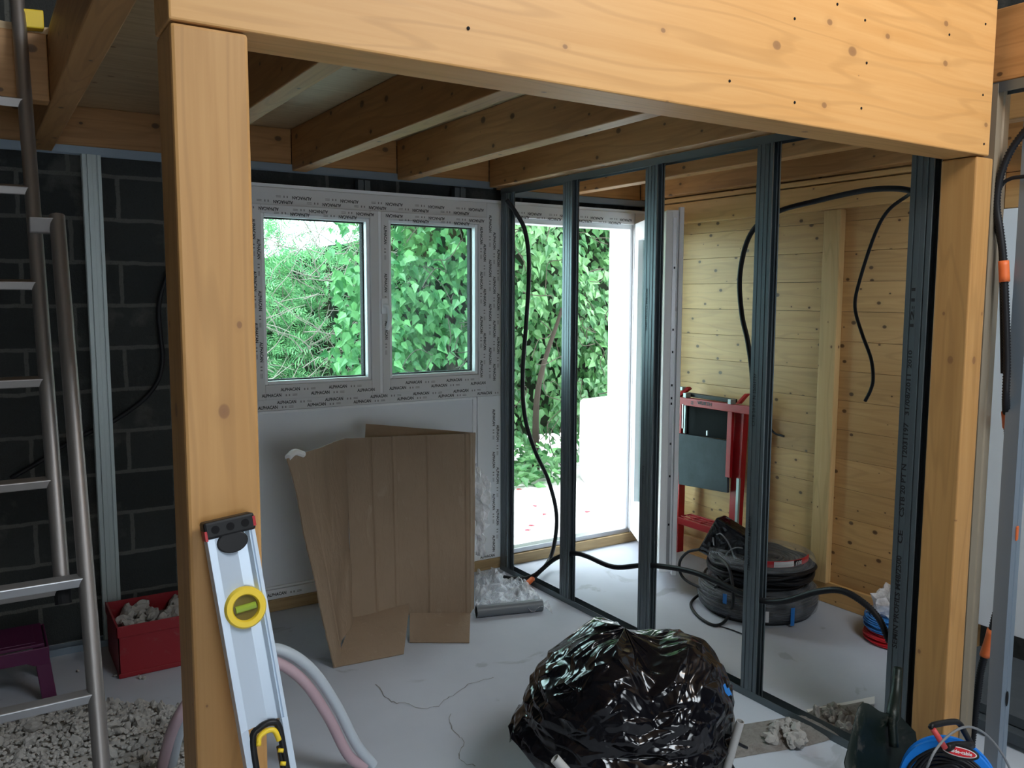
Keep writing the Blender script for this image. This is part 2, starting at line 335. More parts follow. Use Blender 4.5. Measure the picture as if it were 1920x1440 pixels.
def put_text(mb, s, o, r, u, height, width=None):
    vs, fs, w = textmesh(s); k_ = height/.7; kx = (width/w) if width else k_
    o, r, u = V(o), V(r).normalized(), V(u).normalized()
    mb.add([o+r*(x*kx)+u*(y*k_) for x, y in vs], fs)
# ---------------------------------------------------------------- setting: floor, walls, ceiling
YB, XP, XW = 4.156, 2.554, 3.74      # face of the back lining, face of the stud partition, face of the plank wall
ZC, ZD = 2.205, 2.41                 # underside of joists, underside of deck
S = 'structure'
tag(MB().box(-2.5, 5.2, -3.1, 4.50, -.12, 0).build('floor', 'floor'), kind=S)
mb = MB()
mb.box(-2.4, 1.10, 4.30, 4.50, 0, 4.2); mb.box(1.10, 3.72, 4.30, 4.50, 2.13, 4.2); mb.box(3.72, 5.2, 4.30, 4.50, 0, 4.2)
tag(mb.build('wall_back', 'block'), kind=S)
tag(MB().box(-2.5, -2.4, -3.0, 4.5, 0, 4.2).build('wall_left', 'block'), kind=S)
mb = MB(); mb.box(-2.5, -.6, -3.1, -3.0, 0, 4.2); mb.box(.9, 5.2, -3.1, -3.0, 0, 4.2); mb.box(-.6, .9, -3.1, -3.0, 0, .9); mb.box(-.6, .9, -3.1, -3.0, 2.0, 4.2)
tag(mb.build('wall_front', 'block'), kind=S)
# plank wall (right)
mb = MB(); z = .02; hts = .151
k = 0
while z < 2.4:
    mb.box(XW, XW+.03, 1.98, 4.30, z+.0008, z+hts-.0008); z += hts
tag(mb.build('wall_right', 'plank', bevel=.0008), kind=S)
tag(MB().box(XW+.031, XW+.14, -3.0, 4.5, 0, 4.2).build('wall_outer', 'block'), kind=S)
mb = MB(); z = 1.98
while z < 2.7: mb.box(XW, XW+.03, -1.0, 1.975, z+.0015, z+hts-.0015); z += hts
tag(mb.build('trim_1', 'plank', bevel=.002), kind=S)
# deck and upper roof
mb = MB(); mb.box(.25, XW+.02, 1.546, 4.30, ZD, ZD+.022); mb.box(-2.4, .25, 3.10, 4.30, ZD, ZD+.022)
tag(mb.build('ceiling', 'ply'), kind=S)
tag(MB().box(-2.5, 5.2, -3.1, 4.5, 4.2, 4.25).build('ceiling_upper', 'ply'), kind=S)
# floor cracks and patches
cracks = [[(705, 1285), (722, 1305), (735, 1315), (748, 1318), (770, 1322), (800, 1330), (822, 1325), (838, 1308), (855, 1300), (880, 1282), (905, 1275), (935, 1268)],
          [(843, 1340), (846, 1362), (858, 1378), (868, 1390), (864, 1410), (862, 1425), (878, 1432), (900, 1440)]]
mb = MB()
for c in cracks:
    P = [W(u+random.uniform(-3, 3), v+random.uniform(-3, 3), 2, .0012) for i in range(len(c)-1) for t in (0, .33, .66) for u, v in [(c[i][0]*(1-t)+c[i+1][0]*t, c[i][1]*(1-t)+c[i+1][1]*t)]]
    for a, b in zip(P, P[1:]):
        d = (b-a); n_ = V((-d.y, d.x, 0)).normalized()*random.uniform(.0008, .0022); mb.add([a-n_, b-n_, b+n_, a+n_], [(0, 1, 2, 3)])
fl = D.objects['floor']; o = mb.build('crack', 'inkg', fl)
# ---------------------------------------------------------------- block-wall lining
def channel(mb, p, wdir, fdir, length_vec, w, f, t=.0012, groove=True):
    """C-stud: web w wide along wdir, flanges f deep along fdir, grooves pressed into the flanges"""
    p, wd, fd = V(p), V(wdir).normalized(), V(fdir).normalized()
    g = .0045
    def fl_(o, s):
        if not groove: return [o+fd*f, o]
        q = []
        for a_, dd in ((f, 0), (f*.62, 0), (f*.57, g), (f*.50, g), (f*.45, 0), (0, 0)): q.append(o+fd*a_+wd*s*dd)
        return q
    A = fl_(p, 1); B = fl_(p+wd*w, -1)[::-1]
    lip = [A[0]+wd*.006] if groove else []; lip2 = [B[-1]-wd*.006] if groove else []
    mb.sheet(lip+A+B+lip2, length_vec, t)
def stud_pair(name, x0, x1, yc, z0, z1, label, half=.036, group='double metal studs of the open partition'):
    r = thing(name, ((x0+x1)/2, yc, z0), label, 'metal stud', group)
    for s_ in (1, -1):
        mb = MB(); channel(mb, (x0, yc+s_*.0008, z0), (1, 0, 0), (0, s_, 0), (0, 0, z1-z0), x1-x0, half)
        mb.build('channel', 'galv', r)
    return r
studs = {}
def ys(u, v): return W(u, v, 0, XP).y
spec = [(1054, 600, 'second double stud from the corner, in front of the doorway with ivy behind'),
        (1206, 600, 'middle double stud, directly before the half open door leaf'),
        (1411, 600, 'double stud partly hiding the red folding stand and the cable coils')]
for u, v, lb in spec:
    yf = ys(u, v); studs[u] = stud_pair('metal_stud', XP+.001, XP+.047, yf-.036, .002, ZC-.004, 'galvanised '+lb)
# corner stud and near stud are single-box pairs as well
st1 = stud_pair('metal_stud', XP+.001, XP+.047, 4.100, .002, ZC-.004, 'galvanised corner stud where partition meets the white window wall')
yf5 = ys(1696, 600)
st5 = stud_pair('metal_stud', XP+.001, XP+.047, yf5-.036, .002, ZC-.004, 'galvanised stud with long printed lettering and a shovel standing at its foot')
# printing on the studs
def stud_print(root, x, y, z0, txts):
    mb = MB()
    for t_, z_, h_ in txts: put_text(mb, t_, (x, y, z_), (0, 0, 1), (0, 1, 0), h_)
    tag(mb.build('printed_lettering', 'ink', root))
mb = MB()
for t_, v0, v1, h_ in (('SEMIN PROFILS M48/2500', 1213, 1040, .017), ('CE', 1015, 992, .016), ('CSTB 20 PT N  12031197', 965, 790, .016), ('31/08/2011', 775, 700, .014), ('2010', 688, 655, .013), ('12:11', 612, 540, .012)):
    a_, b_ = W(1672, v0, 0, XP-.001), W(1680, v1, 0, XP-.001); put_text(mb, t_, (XP-.0004, yf5-.032, a_.z), (0, 0, 1), (0, 1, 0), h_, b_.z-a_.z)
tag(mb.build('printed_lettering', 'ink', st5))
stud_print(studs[1411], XP-.0002, ys(1411, 600)-.028, .4, [('SEMIN PROFILS M48/2500', .52, .014), ('CSTB 20 PT N 12031197', 1.1, .014)])
stud_print(studs[1206], XP-.0002, ys(1206, 600)-.028, .4, [('SEMIN PROFILS M48/2500', 1.45, .012), ('CSTB 20 PT', .75, .012)])
def track(name, p, wdir, up_, vec, label, w=.05, h=.03):
    mb = MB(); p = V(p); channel(mb, p, wdir, up_, vec, w, h, .001, False)
    o = single(name, mb, 'galvm' if vec[0] > .5 else 'galv', label, 'metal track'); return o
YT1 = 1.56
track('metal_track', (XP-.001, YT1, .001), (1, 0, 0), (0, 0, 1), (0, 4.14-YT1, 0), 'galvanised floor track running under the partition studs')
track('metal_track', (XP-.001, YT1, ZC-.001), (1, 0, 0), (0, 0, -1), (0, 4.14-YT1, 0), 'galvanised head track screwed under the joist above the partition studs')
track('metal_track', (-1.2, YB-.004, ZC+.035), (0, 1, 0), (0, 0, -1), (XP+1.19, 0, 0), 'long galvanised head track along the back wall above the window', w=.056, h=.032)
track('metal_track', (XP+.055, YB, ZC-.001), (0, 1, 0), (0, 0, -1), (XW-XP-.06, 0, 0), 'short galvanised head track above the open doorway', h=.032)
track('metal_track', (-1.2, YB-.004, .001), (0, 1, 0), (0, 0, 1), (2.25, 0, 0), 'galvanised floor track at the foot of the block wall', w=.056)
# left lining stud (pair seen from its flange side)
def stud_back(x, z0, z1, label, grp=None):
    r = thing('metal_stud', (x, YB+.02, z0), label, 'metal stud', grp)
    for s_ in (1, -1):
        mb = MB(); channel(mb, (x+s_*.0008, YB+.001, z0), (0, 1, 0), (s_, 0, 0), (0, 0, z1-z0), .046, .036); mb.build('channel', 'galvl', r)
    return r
stud_back(.475, .002, ZC+.034, 'pale galvanised double stud standing before the dark block wall')
for u, lb in ((683, 'short stud piece in the dark gap above the sash showing conifers'), (863, 'short stud piece in the dark gap above the sash showing only ivy')):
    x = W(u, 350, 1, YB+.05).x; mb = MB(); mb.box(x-.034, x-.003, YB+.05, YB+.09, 2.05, 2.20); mb.box(x+.003, x+.034, YB+.05, YB+.09, 2.05, 2.20)
    single('metal_stud', mb, 'galv', lb, 'metal stud')
# ---------------------------------------------------------------- timber frame
def timber(name, mb, mt, label, cat, group=None, bevel=.004): return single(name, mb, mt, label, cat, group, bevel=bevel)
o = timber('timber_post', MB().box(.282, .402, 1.432, 1.545, 0, 2.022), 'pineZ', 'thick honey-coloured wooden post with the spirit level leaning on it', 'wooden post', bevel=.006)
o = timber('timber_post', MB().box(2.556, 2.646, 1.438, 1.550, 0, 2.022), 'pineZ', 'wooden post between the lettered metal stud and the tan one, behind blue reel', 'wooden post', bevel=.005)
bt = thing('timber_beam', (1.44, 1.49, 2.025), 'massive pale glulam beam spanning the two wooden posts across the top', 'wooden beam')
MB().box(.28, 2.606, 1.430, 1.545, 2.025, 2.475).build('beam', 'pineX', bt, bevel=.004)
mb = MB()
for u, v in [(878, 53), (1368, 152), (1490, 35), (1622, 38), (1625, 118), (1615, 203), (1780, 65), (1490, 192), (1570, 8), (1845, 270), (1843, 178), (1848, 45)]:
    p = W(u, v, 1, 1.4295); mb.lathe([(.0034, 0), (.0034, .0012), (.002, .0016)], p+V((0, .0003, 0)), (0, -1, 0), 10)
mb.build('screw', 'gasket', bt)
labs = ['dark joist beside the ladder, meeting the end of the trimmer board', 'joist passing just beside the top of the post with the spirit level', 'joist above the window sash that shows the conifer hedge', 'joist above the window sash that has the handle', 'joist carrying the head track of the stud partition', 'joist beyond the partition over the doorway', 'last joist running against the plank wall']
for (x0, x1), lb in zip([(.245, .325), (.80, .875), (1.362, 1.437), (1.925, 2.0), (2.488, 2.563), (3.035, 3.11), (3.60, 3.675)], labs):
    timber('ceiling_joist', MB().box(x0, x1, 1.546 if x0 > .3 else 1.56, 4.158, ZC+.004, ZD-.001), 'joistY', lb, 'joist', 'joists of the timber ceiling')
xs = [(.325, .80, 'beside the post with the level'), (.875, 1.362, 'above the sash showing conifers'), (1.437, 1.925, 'above the middle of the window'), (2.0, 2.488, 'above the sash showing only ivy'), (2.563, 3.035, 'above the doorway'), (3.11, 3.60, 'next to the plank wall')]
for x0, x1, lb in xs:
    timber('blocking_board', MB().box(x0+.001, x1-.001, YB+.004, YB+.05, ZC+.036 if x0 < 2.5 else ZC+.001, ZD-.001), 'joistX', 'wooden board closing the space between two joists '+lb, 'wooden board', 'blocking boards on top of the back wall', bevel=.002)
timber('blocking_board', MB().box(-2.3, .244, YB+.004, YB+.05, ZC+.036, ZD-.001), 'joistX', 'dark wooden board on top of the block wall behind the ladder', 'wooden board', bevel=.002)
timber('trimmer_board', MB().box(-2.3, .243, 3.09, 3.165, ZC, ZD-.001), 'joistX', 'dark board closing the stair opening at top left, behind the ladder', 'wooden board')
timber('yellow_block', MB().obox(W(62, 38, 1, 3.08), (.028, 0, .002), (0, .02, 0), (0, 0, .028)), 'yellow', 'small yellow block on the upper edge of stair opening', 'block', bevel=.004)
# plank wall boards
timber('ledger_board', MB().box(XW-.048, XW-.001, 1.98, 4.15, 2.045, 2.172), 'boardY', 'wide pale board fixed along the top of the plank wall', 'wooden board')
timber('ledger_board', MB().box(XW-.062, XW-.001, 1.98, 4.15, 2.178, 2.203), 'boardY', 'narrow strip of wood lying over the wide ledger board', 'wooden board', bevel=.002)
timber('wall_batten', MB().box(XW-.042, XW-.001, 2.752, 2.855, .11, 2.043), 'batten', 'pale upright batten in the middle of the plank wall', 'wooden batten')
timber('wall_batten', MB().box(XW-.020, XW-.001, 2.10, 4.12, .0, .115), 'boardY', 'low skirting plank at the foot of the plank wall', 'wooden board')
# right hand side: second beam and its studs
timber('side_beam', MB().box(2.652, 2.73, -1.0, 1.60, 2.25, 2.465), 'joistY', 'orange wooden beam starting beyond the end of the massive glulam beam', 'wooden beam')
track('metal_track', (2.655, -1.0, 2.248), (1, 0, 0), (0, 0, -1), (0, 2.55, 0), 'galvanised head track under the orange wooden beam')
r = thing('metal_stud', (2.68, 1.47, 0), 'tan metal stud standing tight against the wooden post behind the reel', 'metal stud')
xa, xb = W(1827, 900, 1, 1.44).x+.002, W(1851, 900, 1, 1.44).x
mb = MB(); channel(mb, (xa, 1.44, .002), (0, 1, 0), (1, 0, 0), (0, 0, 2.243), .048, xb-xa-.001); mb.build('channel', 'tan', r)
ya, yb_ = W(1878, 900, 0, 2.70).y, W(1904, 900, 0, 2.70).y
r = thing('metal_stud', (2.72, yb_, 0), 'pale metal stud with an oval slot and a small orange clip', 'metal stud')
mb = MB(); channel(mb, (2.70, ya, .002), (0, -1, 0), (1, 0, 0), (0, 0, 2.243), ya-yb_, .05); mb.build('channel', 'galvm', r)
mb = MB()
for zz in (.18,): 
    p = W(1888, 1310, 1, yb_-.003); mb.lathe([(.5, 0), (.5, .001)], (0, 0, 0), (0, -1, 0), 20)
    mb.v = [V((q.x*.016+p.x, q.y+p.y, q.z*.05+p.z)) for q in mb.v]
mb.build('slot', 'gasket', r)
mb = MB(); p = W(1907, 1000, 1, yb_-.004); mb.obox(p, (.005, 0, .002), (0, .003, 0), (0, 0, .022)); mb.build('clip', 'tape', r, bevel=.002)
# room seen beyond the right-hand studs
tag(MB().box(3.70, XW+.002, .2, 1.97, .16, 1.975).build('door_2', 'panel', bevel=.003), kind=S)
single('plank_stack', MB().box(3.05, 3.65, 1.35, 1.95, .02, .06).box(3.1, 3.62, 1.3, 1.9, .065, .10), 'darksteel', 'dark boards lying on the floor beyond the slotted stud', 'boards')
# ---------------------------------------------------------------- window unit
win = thing('window_1', (1.8, YB, 1.04), None, None, kind=S)
yF = YB+.010
def frame4(mb, x0, x1, z0, z1, wl_, wr, wb, wt, y0, y1):
    mb.box(x0, x0+wl_, y0, y1, z0, z1); mb.box(x1-wr, x1, y0, y1, z0, z1); mb.box(x0+wl_, x1-wr, y0, y1, z0, z0+wb); mb.box(x0+wl_, x1-wr, y0, y1, z1-wt, z1)
mb = MB(); frame4(mb, 1.075, 2.590, 1.030, 2.128, .085, .105, .060, .090, yF+.012, yF+.14); mb.build('frame', 'foil', win, bevel=.003)
mb = MB(); mb.box(1.075, 2.59, yF+.02, yF+.16, 2.1285, 2.145); mb.build('head_strip', 'pvc', win)
mb = MB(); mb.box(1.075, 1.16, yF+.012, yF+.14, .062, 1.030); mb.box(2.425, 2.590, yF+.012, yF+.14, .062, 1.030); mb.box(1.16, 2.425, yF+.012, yF+.14, .062, .112); mb.build('lower_frame', 'pvc', win, bevel=.003)
mb = MB(); mb.box(1.16, 2.425, yF+.032, yF+.12, .112, 1.030); mb.build('lower_panel', 'panel', win)
mb = MB(); frame4(mb, 1.162, 2.423, .114, 1.028, .012, .025, .012, .014, yF+.020, yF+.033); mb.build('panel_bead', 'pvc', win, bevel=.003)
def sash(x0, x1, gx0, gx1, label):
    z0, z1, g0, g1 = 1.086, 2.042, 1.178, 1.984
    b = .018
    mb = MB(); frame4(mb, x0, x1, z0, z1, gx0-b-x0, x1-gx1-b, g0-b-z0, z1-g1-b, yF-.008, yF+.088); o = mb.build('sash', 'foil', win, bevel=.003)
    mb = MB(); frame4(mb, gx0-b, gx1+b, g0-b, g1+b, b, b, b, b, yF+.004, yF+.088); mb.build('glazing_bead', 'pvc', o, bevel=.005)
    mb = MB(); frame4(mb, gx0-.0005, gx1+.0005, g0-.0005, g1+.0005, .005, .005, .005, .005, yF+.046, yF+.0885); mb.build('gasket', 'gasket', o)
    mb = MB().box(gx0, gx1, yF+.052, yF+.056, g0, g1); mb.build('pane', 'glass', o)
    return o
sL = sash(1.150, 1.816, 1.222, 1.752, ''); sR = sash(1.832, 2.480, 1.892, 2.404, '')
mb = MB().box(1.817, 1.831, yF-.004, yF+.05, 1.088, 2.040); mb.build('meeting_strip', 'pvc', win)
# handle
h = W(720, 590, 1, yF-.01); mb = MB(); mb.box(h.x-.017, h.x+.017, yF-.022, yF-.0085, h.z+.005, h.z+.085)
mb.tube([(h.x, yF-.02, h.z+.045), (h.x, yF-.050, h.z+.045), (h.x+.006, yF-.062, h.z+.03), (h.x+.010, yF-.060, h.z-.03), (h.x-.004, yF-.055, h.z-.080)], .0115, 10); mb.build('handle', 'pvc', sR, bevel=.003, smooth=True)
# protective-foil printing
AL = 'ALPHACAN'
def rows(mbk, mbg, o, r, u, length, offs, period=.25, start=.02, hgt=.0155, wid=.098, flip=False):
    o, r, u = V(o), V(r).normalized(), V(u).normalized()
    for i, f in enumerate(offs):
        s_ = start+i*period*.38 % period
        while s_ < length-.02:
            if s_+wid < length: put_text(mbk, AL, o+r*s_+u*f, r, u, hgt, wid)
            q = s_+wid+.022
            for kx in (0, .016):
                if q+kx+.01 < length: p = o+r*(q+kx)+u*f; mbg.add([p, p+r*.006, p+r*.006+u*.010, p+u*.010], [(0, 1, 2, 3)])
            for ky in (.001, .007):
                if q+.06 < length: p = o+r*(q+.035)+u*(f+ky); mbg.add([p, p+r*.024, p+r*.024+u*.0025, p+u*.0025], [(0, 1, 2, 3)])
            s_ += period
X_, Z_, mX, mZ = (1, 0, 0), (0, 0, 1), (-1, 0, 0), (0, 0, -1)
bk, gr = MB(), MB(); e = .0006
yo, ysf = yF+.012-e, yF-.008-e
rows(bk, gr, (2.475, yo, 2.118), mX, mZ, 1.31, [.028, .052], start=.01)              # outer frame head, upside down
rows(bk, gr, (1.17, yo, 1.038), X_, Z_, 1.40, [.002, .024], start=.0)
rows(bk, gr, (2.492, yo, 2.09), mZ, X_, 1.0, [.008, .036, .062], start=.03)
rows(bk, gr, (2.46, yo, .98), mZ, X_, .88, [.065, .092], start=.03)
rows(bk, gr, (2.44, yo, .068), X_, Z_, .1, [.004], start=.0)
rows(bk, gr, (1.17, yo, .074), X_, Z_, 1.2, [.006], start=.02, period=.3)
rows(bk, gr, (1.125, yo, 2.08), mZ, X_, .98, [.0], start=.05)
bk.build('printed_lettering', 'ink', win); gr.build('printed_symbols', 'inkg', win)
for sh, x0, x1, gx0, gx1 in ((sL, 1.150, 1.816, 1.222, 1.752), (sR, 1.832, 2.480, 1.892, 2.404)):
    bk, gr = MB(), MB()
    rows(bk, gr, (x1-.004, ysf, 2.034), mX, mZ, x1-x0-.01, [.006, .026], start=.02)
    rows(bk, gr, (x0+.004, ysf, 1.09), X_, Z_, x1-x0-.01, [.012, .038], start=.03)
    rows(bk, gr, (x0+.006, ysf, 2.0), mZ, X_, .86, [.004, .026] if sh is sL else [.008], start=.03)
    if sh is sR: rows(bk, gr, (gx1+.022, ysf, 2.0), mZ, X_, .86, [.004, .026], start=.01)
    bk.build('printed_lettering', 'ink', sh); gr.build('printed_symbols', 'inkg', sh)
single('window_sill_board', MB().box(1.05, 3.70, YB+.012, YB+.15, .001, .061), 'sill', 'long wooden sill board on floor under the white frames', 'wooden board', bevel=.003)
# ---------------------------------------------------------------- door
dr = thing('door_1', (3.1, YB, .06), None, None, kind=S)
mb = MB(); mb.box(2.592, 2.660, yF+.012, yF+.14, .062, 2.128); mb.box(3.575, 3.69, yF+.012, yF+.14, .062, 2.128); mb.box(2.660, 3.575, yF+.012, yF+.14, 2.055, 2.128); mb.build('frame', 'foil', dr, bevel=.003)
mb = MB(); mb.box(2.660, 3.575, yF+.02, yF+.09, .062, .092); mb.build('threshold', 'alu', dr, bevel=.003)
mb = MB(); mb.box(2.660, 2.674, yF+.03, yF+.13, .092, 2.055); mb.box(3.555, 3.575, yF+.03, yF+.13, .092, 2.055); mb.box(2.674, 3.555, yF+.03, yF+.13, 2.025, 2.055); mb.build('inner_rebate', 'pvc', dr, bevel=.003)
mb = MB(); mb.box(2.592, 3.69, yF+.02, yF+.16, 2.1285, 2.145); mb.build('head_strip', 'pvc', dr)
bk, gr = MB(), MB(); rows(bk, gr, (3.56, yo, 2.118), mX, mZ, .93, [.03, .052], start=.01, period=.23); rows(bk, gr, (2.628, yo, 2.05), mZ, X_, 1.95, [.012], start=.05, period=.22)
bk.build('printed_lettering', 'ink', dr); gr.build('printed_symbols', 'inkg', dr)
H0 = V((3.60, YB-.02, 0)); ld = (V((3.185, 3.40, 0))-H0).normalized(); ln = V((ld.y, -ld.x, 0))   # leaf direction and normal (towards the doorway side)
if ln.x > 0: ln = -ln
LW = .86; T = .082
def lbox(mb, a0, a1, n0, n1, z0, z1): mb.ext([H0+ld*a0+ln*n0+V((0, 0, z0)), H0+ld*a1+ln*n0+V((0, 0, z0)), H0+ld*a1+ln*n1+V((0, 0, z0)), H0+ld*a0+ln*n1+V((0, 0, z0))], (0, 0, z1-z0))
mb = MB(); lbox(mb, 0, .10, -.02, .045, .085, 2.06); lbox(mb, LW-.10, LW, -.02, .045, .085, 2.06); lbox(mb, .10, LW-.10, -.02, .045, .085, .30); lbox(mb, .10, LW-.10, -.02, .045, 1.95, 2.06)
lf = mb.build('leaf', 'pvc', dr, bevel=.004)
mb = MB(); lbox(mb, LW-.025, LW+.012, -.045, -.021, .07, 2.075); lbox(mb, LW-.035, LW+.004, .014, .05, .09, 2.05); mb.build('edge_profile', 'pvc', lf, bevel=.003)
mb = MB(); lbox(mb, LW+.0005, LW+.003, -.008, .010, .12, 2.02); ls = mb.build('lock_strip', 'alu', lf)
mb = MB()
for zz in (.35, .62, .80, 1.02, 1.05, 1.12, 1.30, 1.42, 1.75): lbox(mb, LW+.003, LW+.0045, -.004, .004, zz, zz+.012)
mb.build('lock_bolt', 'gasket', lf)
mb = MB(); lbox(mb, .10, LW-.10, .008, .014, .30, 1.95); mb.build('pane', 'glass', lf)
# ---------------------------------------------------------------- outside
tag(MB().box(-4, 12, 4.50, 16, -.10, .02).build('ground', 'terrace'), 'pale stone terrace outside the doorway', 'terrace', kind=S)
tag(MB().box(1.105, 3.715, 4.302, 4.50, .003, .055).build('doorstep', 'render'), 'white step under the window and doorway outside', 'step')
mb = MB(); a = V((3.66, 4.42, .02)); b = V((3.98, 4.93, .02)); c = V((4.42, 5.86, .02))
mb.ext([a, b, b+V((.6, 0, 0)), a+V((.6, 0, 0))], (0, 0, 2.9)); mb.box(3.60, 4.2, 4.30, 4.45, .02, 2.9)
single('garden_wall', mb, 'render', 'tall white rendered wall just outside the doorway', 'wall')
mb = MB(); mb.ext([b, c, c+V((.5, .1, 0)), b+V((.7, 0, 0))], (0, 0, .70))
single('garden_wall', mb, 'render', 'low white rendered wall stretching toward the ivy outside', 'wall', bevel=.03)
def leaf(mb, p, d, n_, s):
    """one folded pointed leaf"""
    d = d.normalized(); n_ = (n_-d*n_.dot(d)).normalized(); w = d.cross(n_)
    mb.add([p, p+w*s*.36+d*s*.28+n_*s*.05, p+w*s*.19+d*s*.68+n_*s*.02, p+d*s*1.1-n_*s*.12, p-w*s*.19+d*s*.68+n_*s*.02, p-w*s*.36+d*s*.28+n_*s*.05, p+d*s*.5-n_*s*.03],
           [(0, 1, 6), (1, 2, 6), (2, 3, 6), (3, 4, 6), (4, 5, 6), (5, 0, 6)])
def ivy_bulge(x, z): return .35*noise.noise(V((x*.9, 0, z*.9)))+.16*noise.noise(V((x*2.6, 3, z*2.6)))
iv = thing('climbing_ivy', (4.2, 6.6, .02), 'broad leafy green ivy hedge seen through the doorway and window', 'hedge')
R_ = random.Random(3); mb = MB()
for _ in range(19000):
    x = R_.uniform(2.35, 7.2); z = R_.uniform(.0, 3.7)
    edge = 2.58+.25*noise.noise(V((z*1.3, 5, 0)))
    if x < edge: continue
    if z < .95 and x < 4.8 and R_.random() < .80-.5*z: continue
    if noise.noise(V((x*1.7, 9, z*1.7))) > .22 and R_.random() < .75: continue
    y = 6.25-ivy_bulge(x, z)+R_.uniform(-.05, .38)-(x-4)*.12
    if z < .8 and x > 4.25 and y < 6.15: continue
    d = V((R_.uniform(-.8, .8), R_.uniform(-.6, .05), R_.uniform(-1.1, -.1))); n_ = V((R_.uniform(-.5, .5), -1, R_.uniform(.1, .9)))
    leaf(mb, V((x, y, z+.05)), d, n_, R_.uniform(.055, .115))
mb.build('foliage', 'ivy', iv)
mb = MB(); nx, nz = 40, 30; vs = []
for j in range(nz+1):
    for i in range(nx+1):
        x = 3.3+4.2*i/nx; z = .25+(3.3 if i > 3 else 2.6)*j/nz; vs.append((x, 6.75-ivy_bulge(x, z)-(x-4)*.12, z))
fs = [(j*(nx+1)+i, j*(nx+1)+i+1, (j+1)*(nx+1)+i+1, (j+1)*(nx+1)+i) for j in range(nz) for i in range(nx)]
vs2 = [(x, y+.8, z) for x, y, z in vs]; nn = len(vs); mb.add(vs+vs2, fs+[[q+nn for q in f][::-1] for f in fs]); mb.build('shade_backing', 'inner', iv)  # dark sheets behind the leaves, coloured as shade among the inner branches
mb = MB(); mb.tube([(3.55, 6.2, .0), (3.60, 6.3, .5), (3.95, 6.45, 1.0), (4.3, 6.6, 1.6)], lambda t: .11-.06*t, 10); mb.tube([(3.6, 6.3, .5), (3.5, 6.55, 1.2), (3.7, 6.7, 1.7)], lambda t: .07-.04*t, 8); mb.tube([(4.2, 6.2, .0), (4.15, 6.1, .8), (4.4, 6.1, 1.5)], lambda t: .035-.02*t, 8)
mb.build('trunk', 'trunk', iv, smooth='all')
mb = MB()
for _ in range(90):
    p = V((R_.uniform(3.0, 5.6), R_.uniform(5.9, 6.2), R_.uniform(.4, 2.8))); pts = [p]
    for k in range(4): p = p+V((R_.uniform(-.15, .15), R_.uniform(-.04, .04), R_.uniform(-.16, .05))); pts.append(p)
    mb.tube(pts, .004, 5, 3)
mb.build('twig', 'bark2', iv)
mb = MB()
for _ in range(900):
    x = R_.uniform(2.6, 4.25); leaf(mb, V((x, R_.uniform(5.75, 6.5), .02+abs(R_.gauss(0, .13)))), V((R_.uniform(-1, 1), R_.uniform(-1, .2), R_.uniform(-.4, .6))), V((0, -.6, 1)), R_.uniform(.05, .11))
tag(mb.build('undergrowth', 'ivy'), 'low leafy plants growing along the foot of the hedge', 'plants', kind='stuff')
hd = thing('conifer_hedge', (2, 8, .02), 'pale green conifer hedge with bare twigs under the bright sky', 'hedge')
mb = MB(); R_ = random.Random(5)
def hz(x): return 2.42+.12*math.sin(x*2.1)+.10*noise.noise(V((x*3, 0, 0)))
for _ in range(5200):
    x = R_.uniform(.9, 4.3); z = R_.uniform(.2, hz(x)+.15)
    if noise.noise(V((x*1.5+4, 2, z*1.5))) > .12 and R_.random() < .9: continue
    if 2.45+.2*z < x < 3.05+.1*z and z < 1.75+.3*noise.noise(V((x*4, 0, 0))) and R_.random() < .8: continue
    y = 7.6+.3*noise.noise(V((x, 1, z)))+R_.uniform(0, .3); p = V((x, y, z)); dd = V((R_.uniform(-1, 1), -.5, R_.uniform(-.5, 1))).normalized(); s = R_.uniform(.10, .22)
    w = dd.cross(V((0, -1, .3))).normalized(); n3 = V((0, -1, .2))
    for k in range(7):
        t = k/7; q = p+dd*s*t
        for sg in (-1, 1):
            jj = V((R_.uniform(-1, 1), R_.uniform(-1, 1), R_.uniform(-1, 1)))*.45; e1 = q+(dd*.8+w*sg+jj).normalized()*s*R_.uniform(.22, .5)*(1-t*.5); mb.add([q, q+dd*s*.06, e1, e1-dd*s*.03], [(0, 1, 2, 3)])
mb.build('foliage', 'thuja', hd)
mb = MB()
for _ in range(420):
    p = V((R_.uniform(1.2, 3.4), R_.uniform(7.35, 7.75), R_.uniform(.4, 2.1))); d = V((R_.uniform(-1, 1), R_.uniform(-.3, .1), R_.uniform(-.2, 1))).normalized(); pts = [p]
    for k in range(4): d = (d+V((R_.uniform(-.4, .4), R_.uniform(-.2, .2), R_.uniform(-.3, .3)))).normalized(); p = p+d*.12; pts.append(p)
    mb.tube(pts, lambda t: .0055*(1-t*.6), 4, 2)
mb.build('branch', 'twig', hd)
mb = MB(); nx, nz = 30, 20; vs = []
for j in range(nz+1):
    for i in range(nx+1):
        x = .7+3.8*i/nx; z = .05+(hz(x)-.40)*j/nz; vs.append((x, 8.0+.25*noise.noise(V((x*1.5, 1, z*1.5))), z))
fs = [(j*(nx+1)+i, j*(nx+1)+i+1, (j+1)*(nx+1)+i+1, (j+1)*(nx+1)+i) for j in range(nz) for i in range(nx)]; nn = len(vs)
mb.add(vs+[(x, y+.6, z) for x, y, z in vs], fs+[[q+nn for q in f][::-1] for f in fs]); mb.build('shade_backing', 'inner', hd)  # dark backing of the conifers; shade between the sprays is its colour
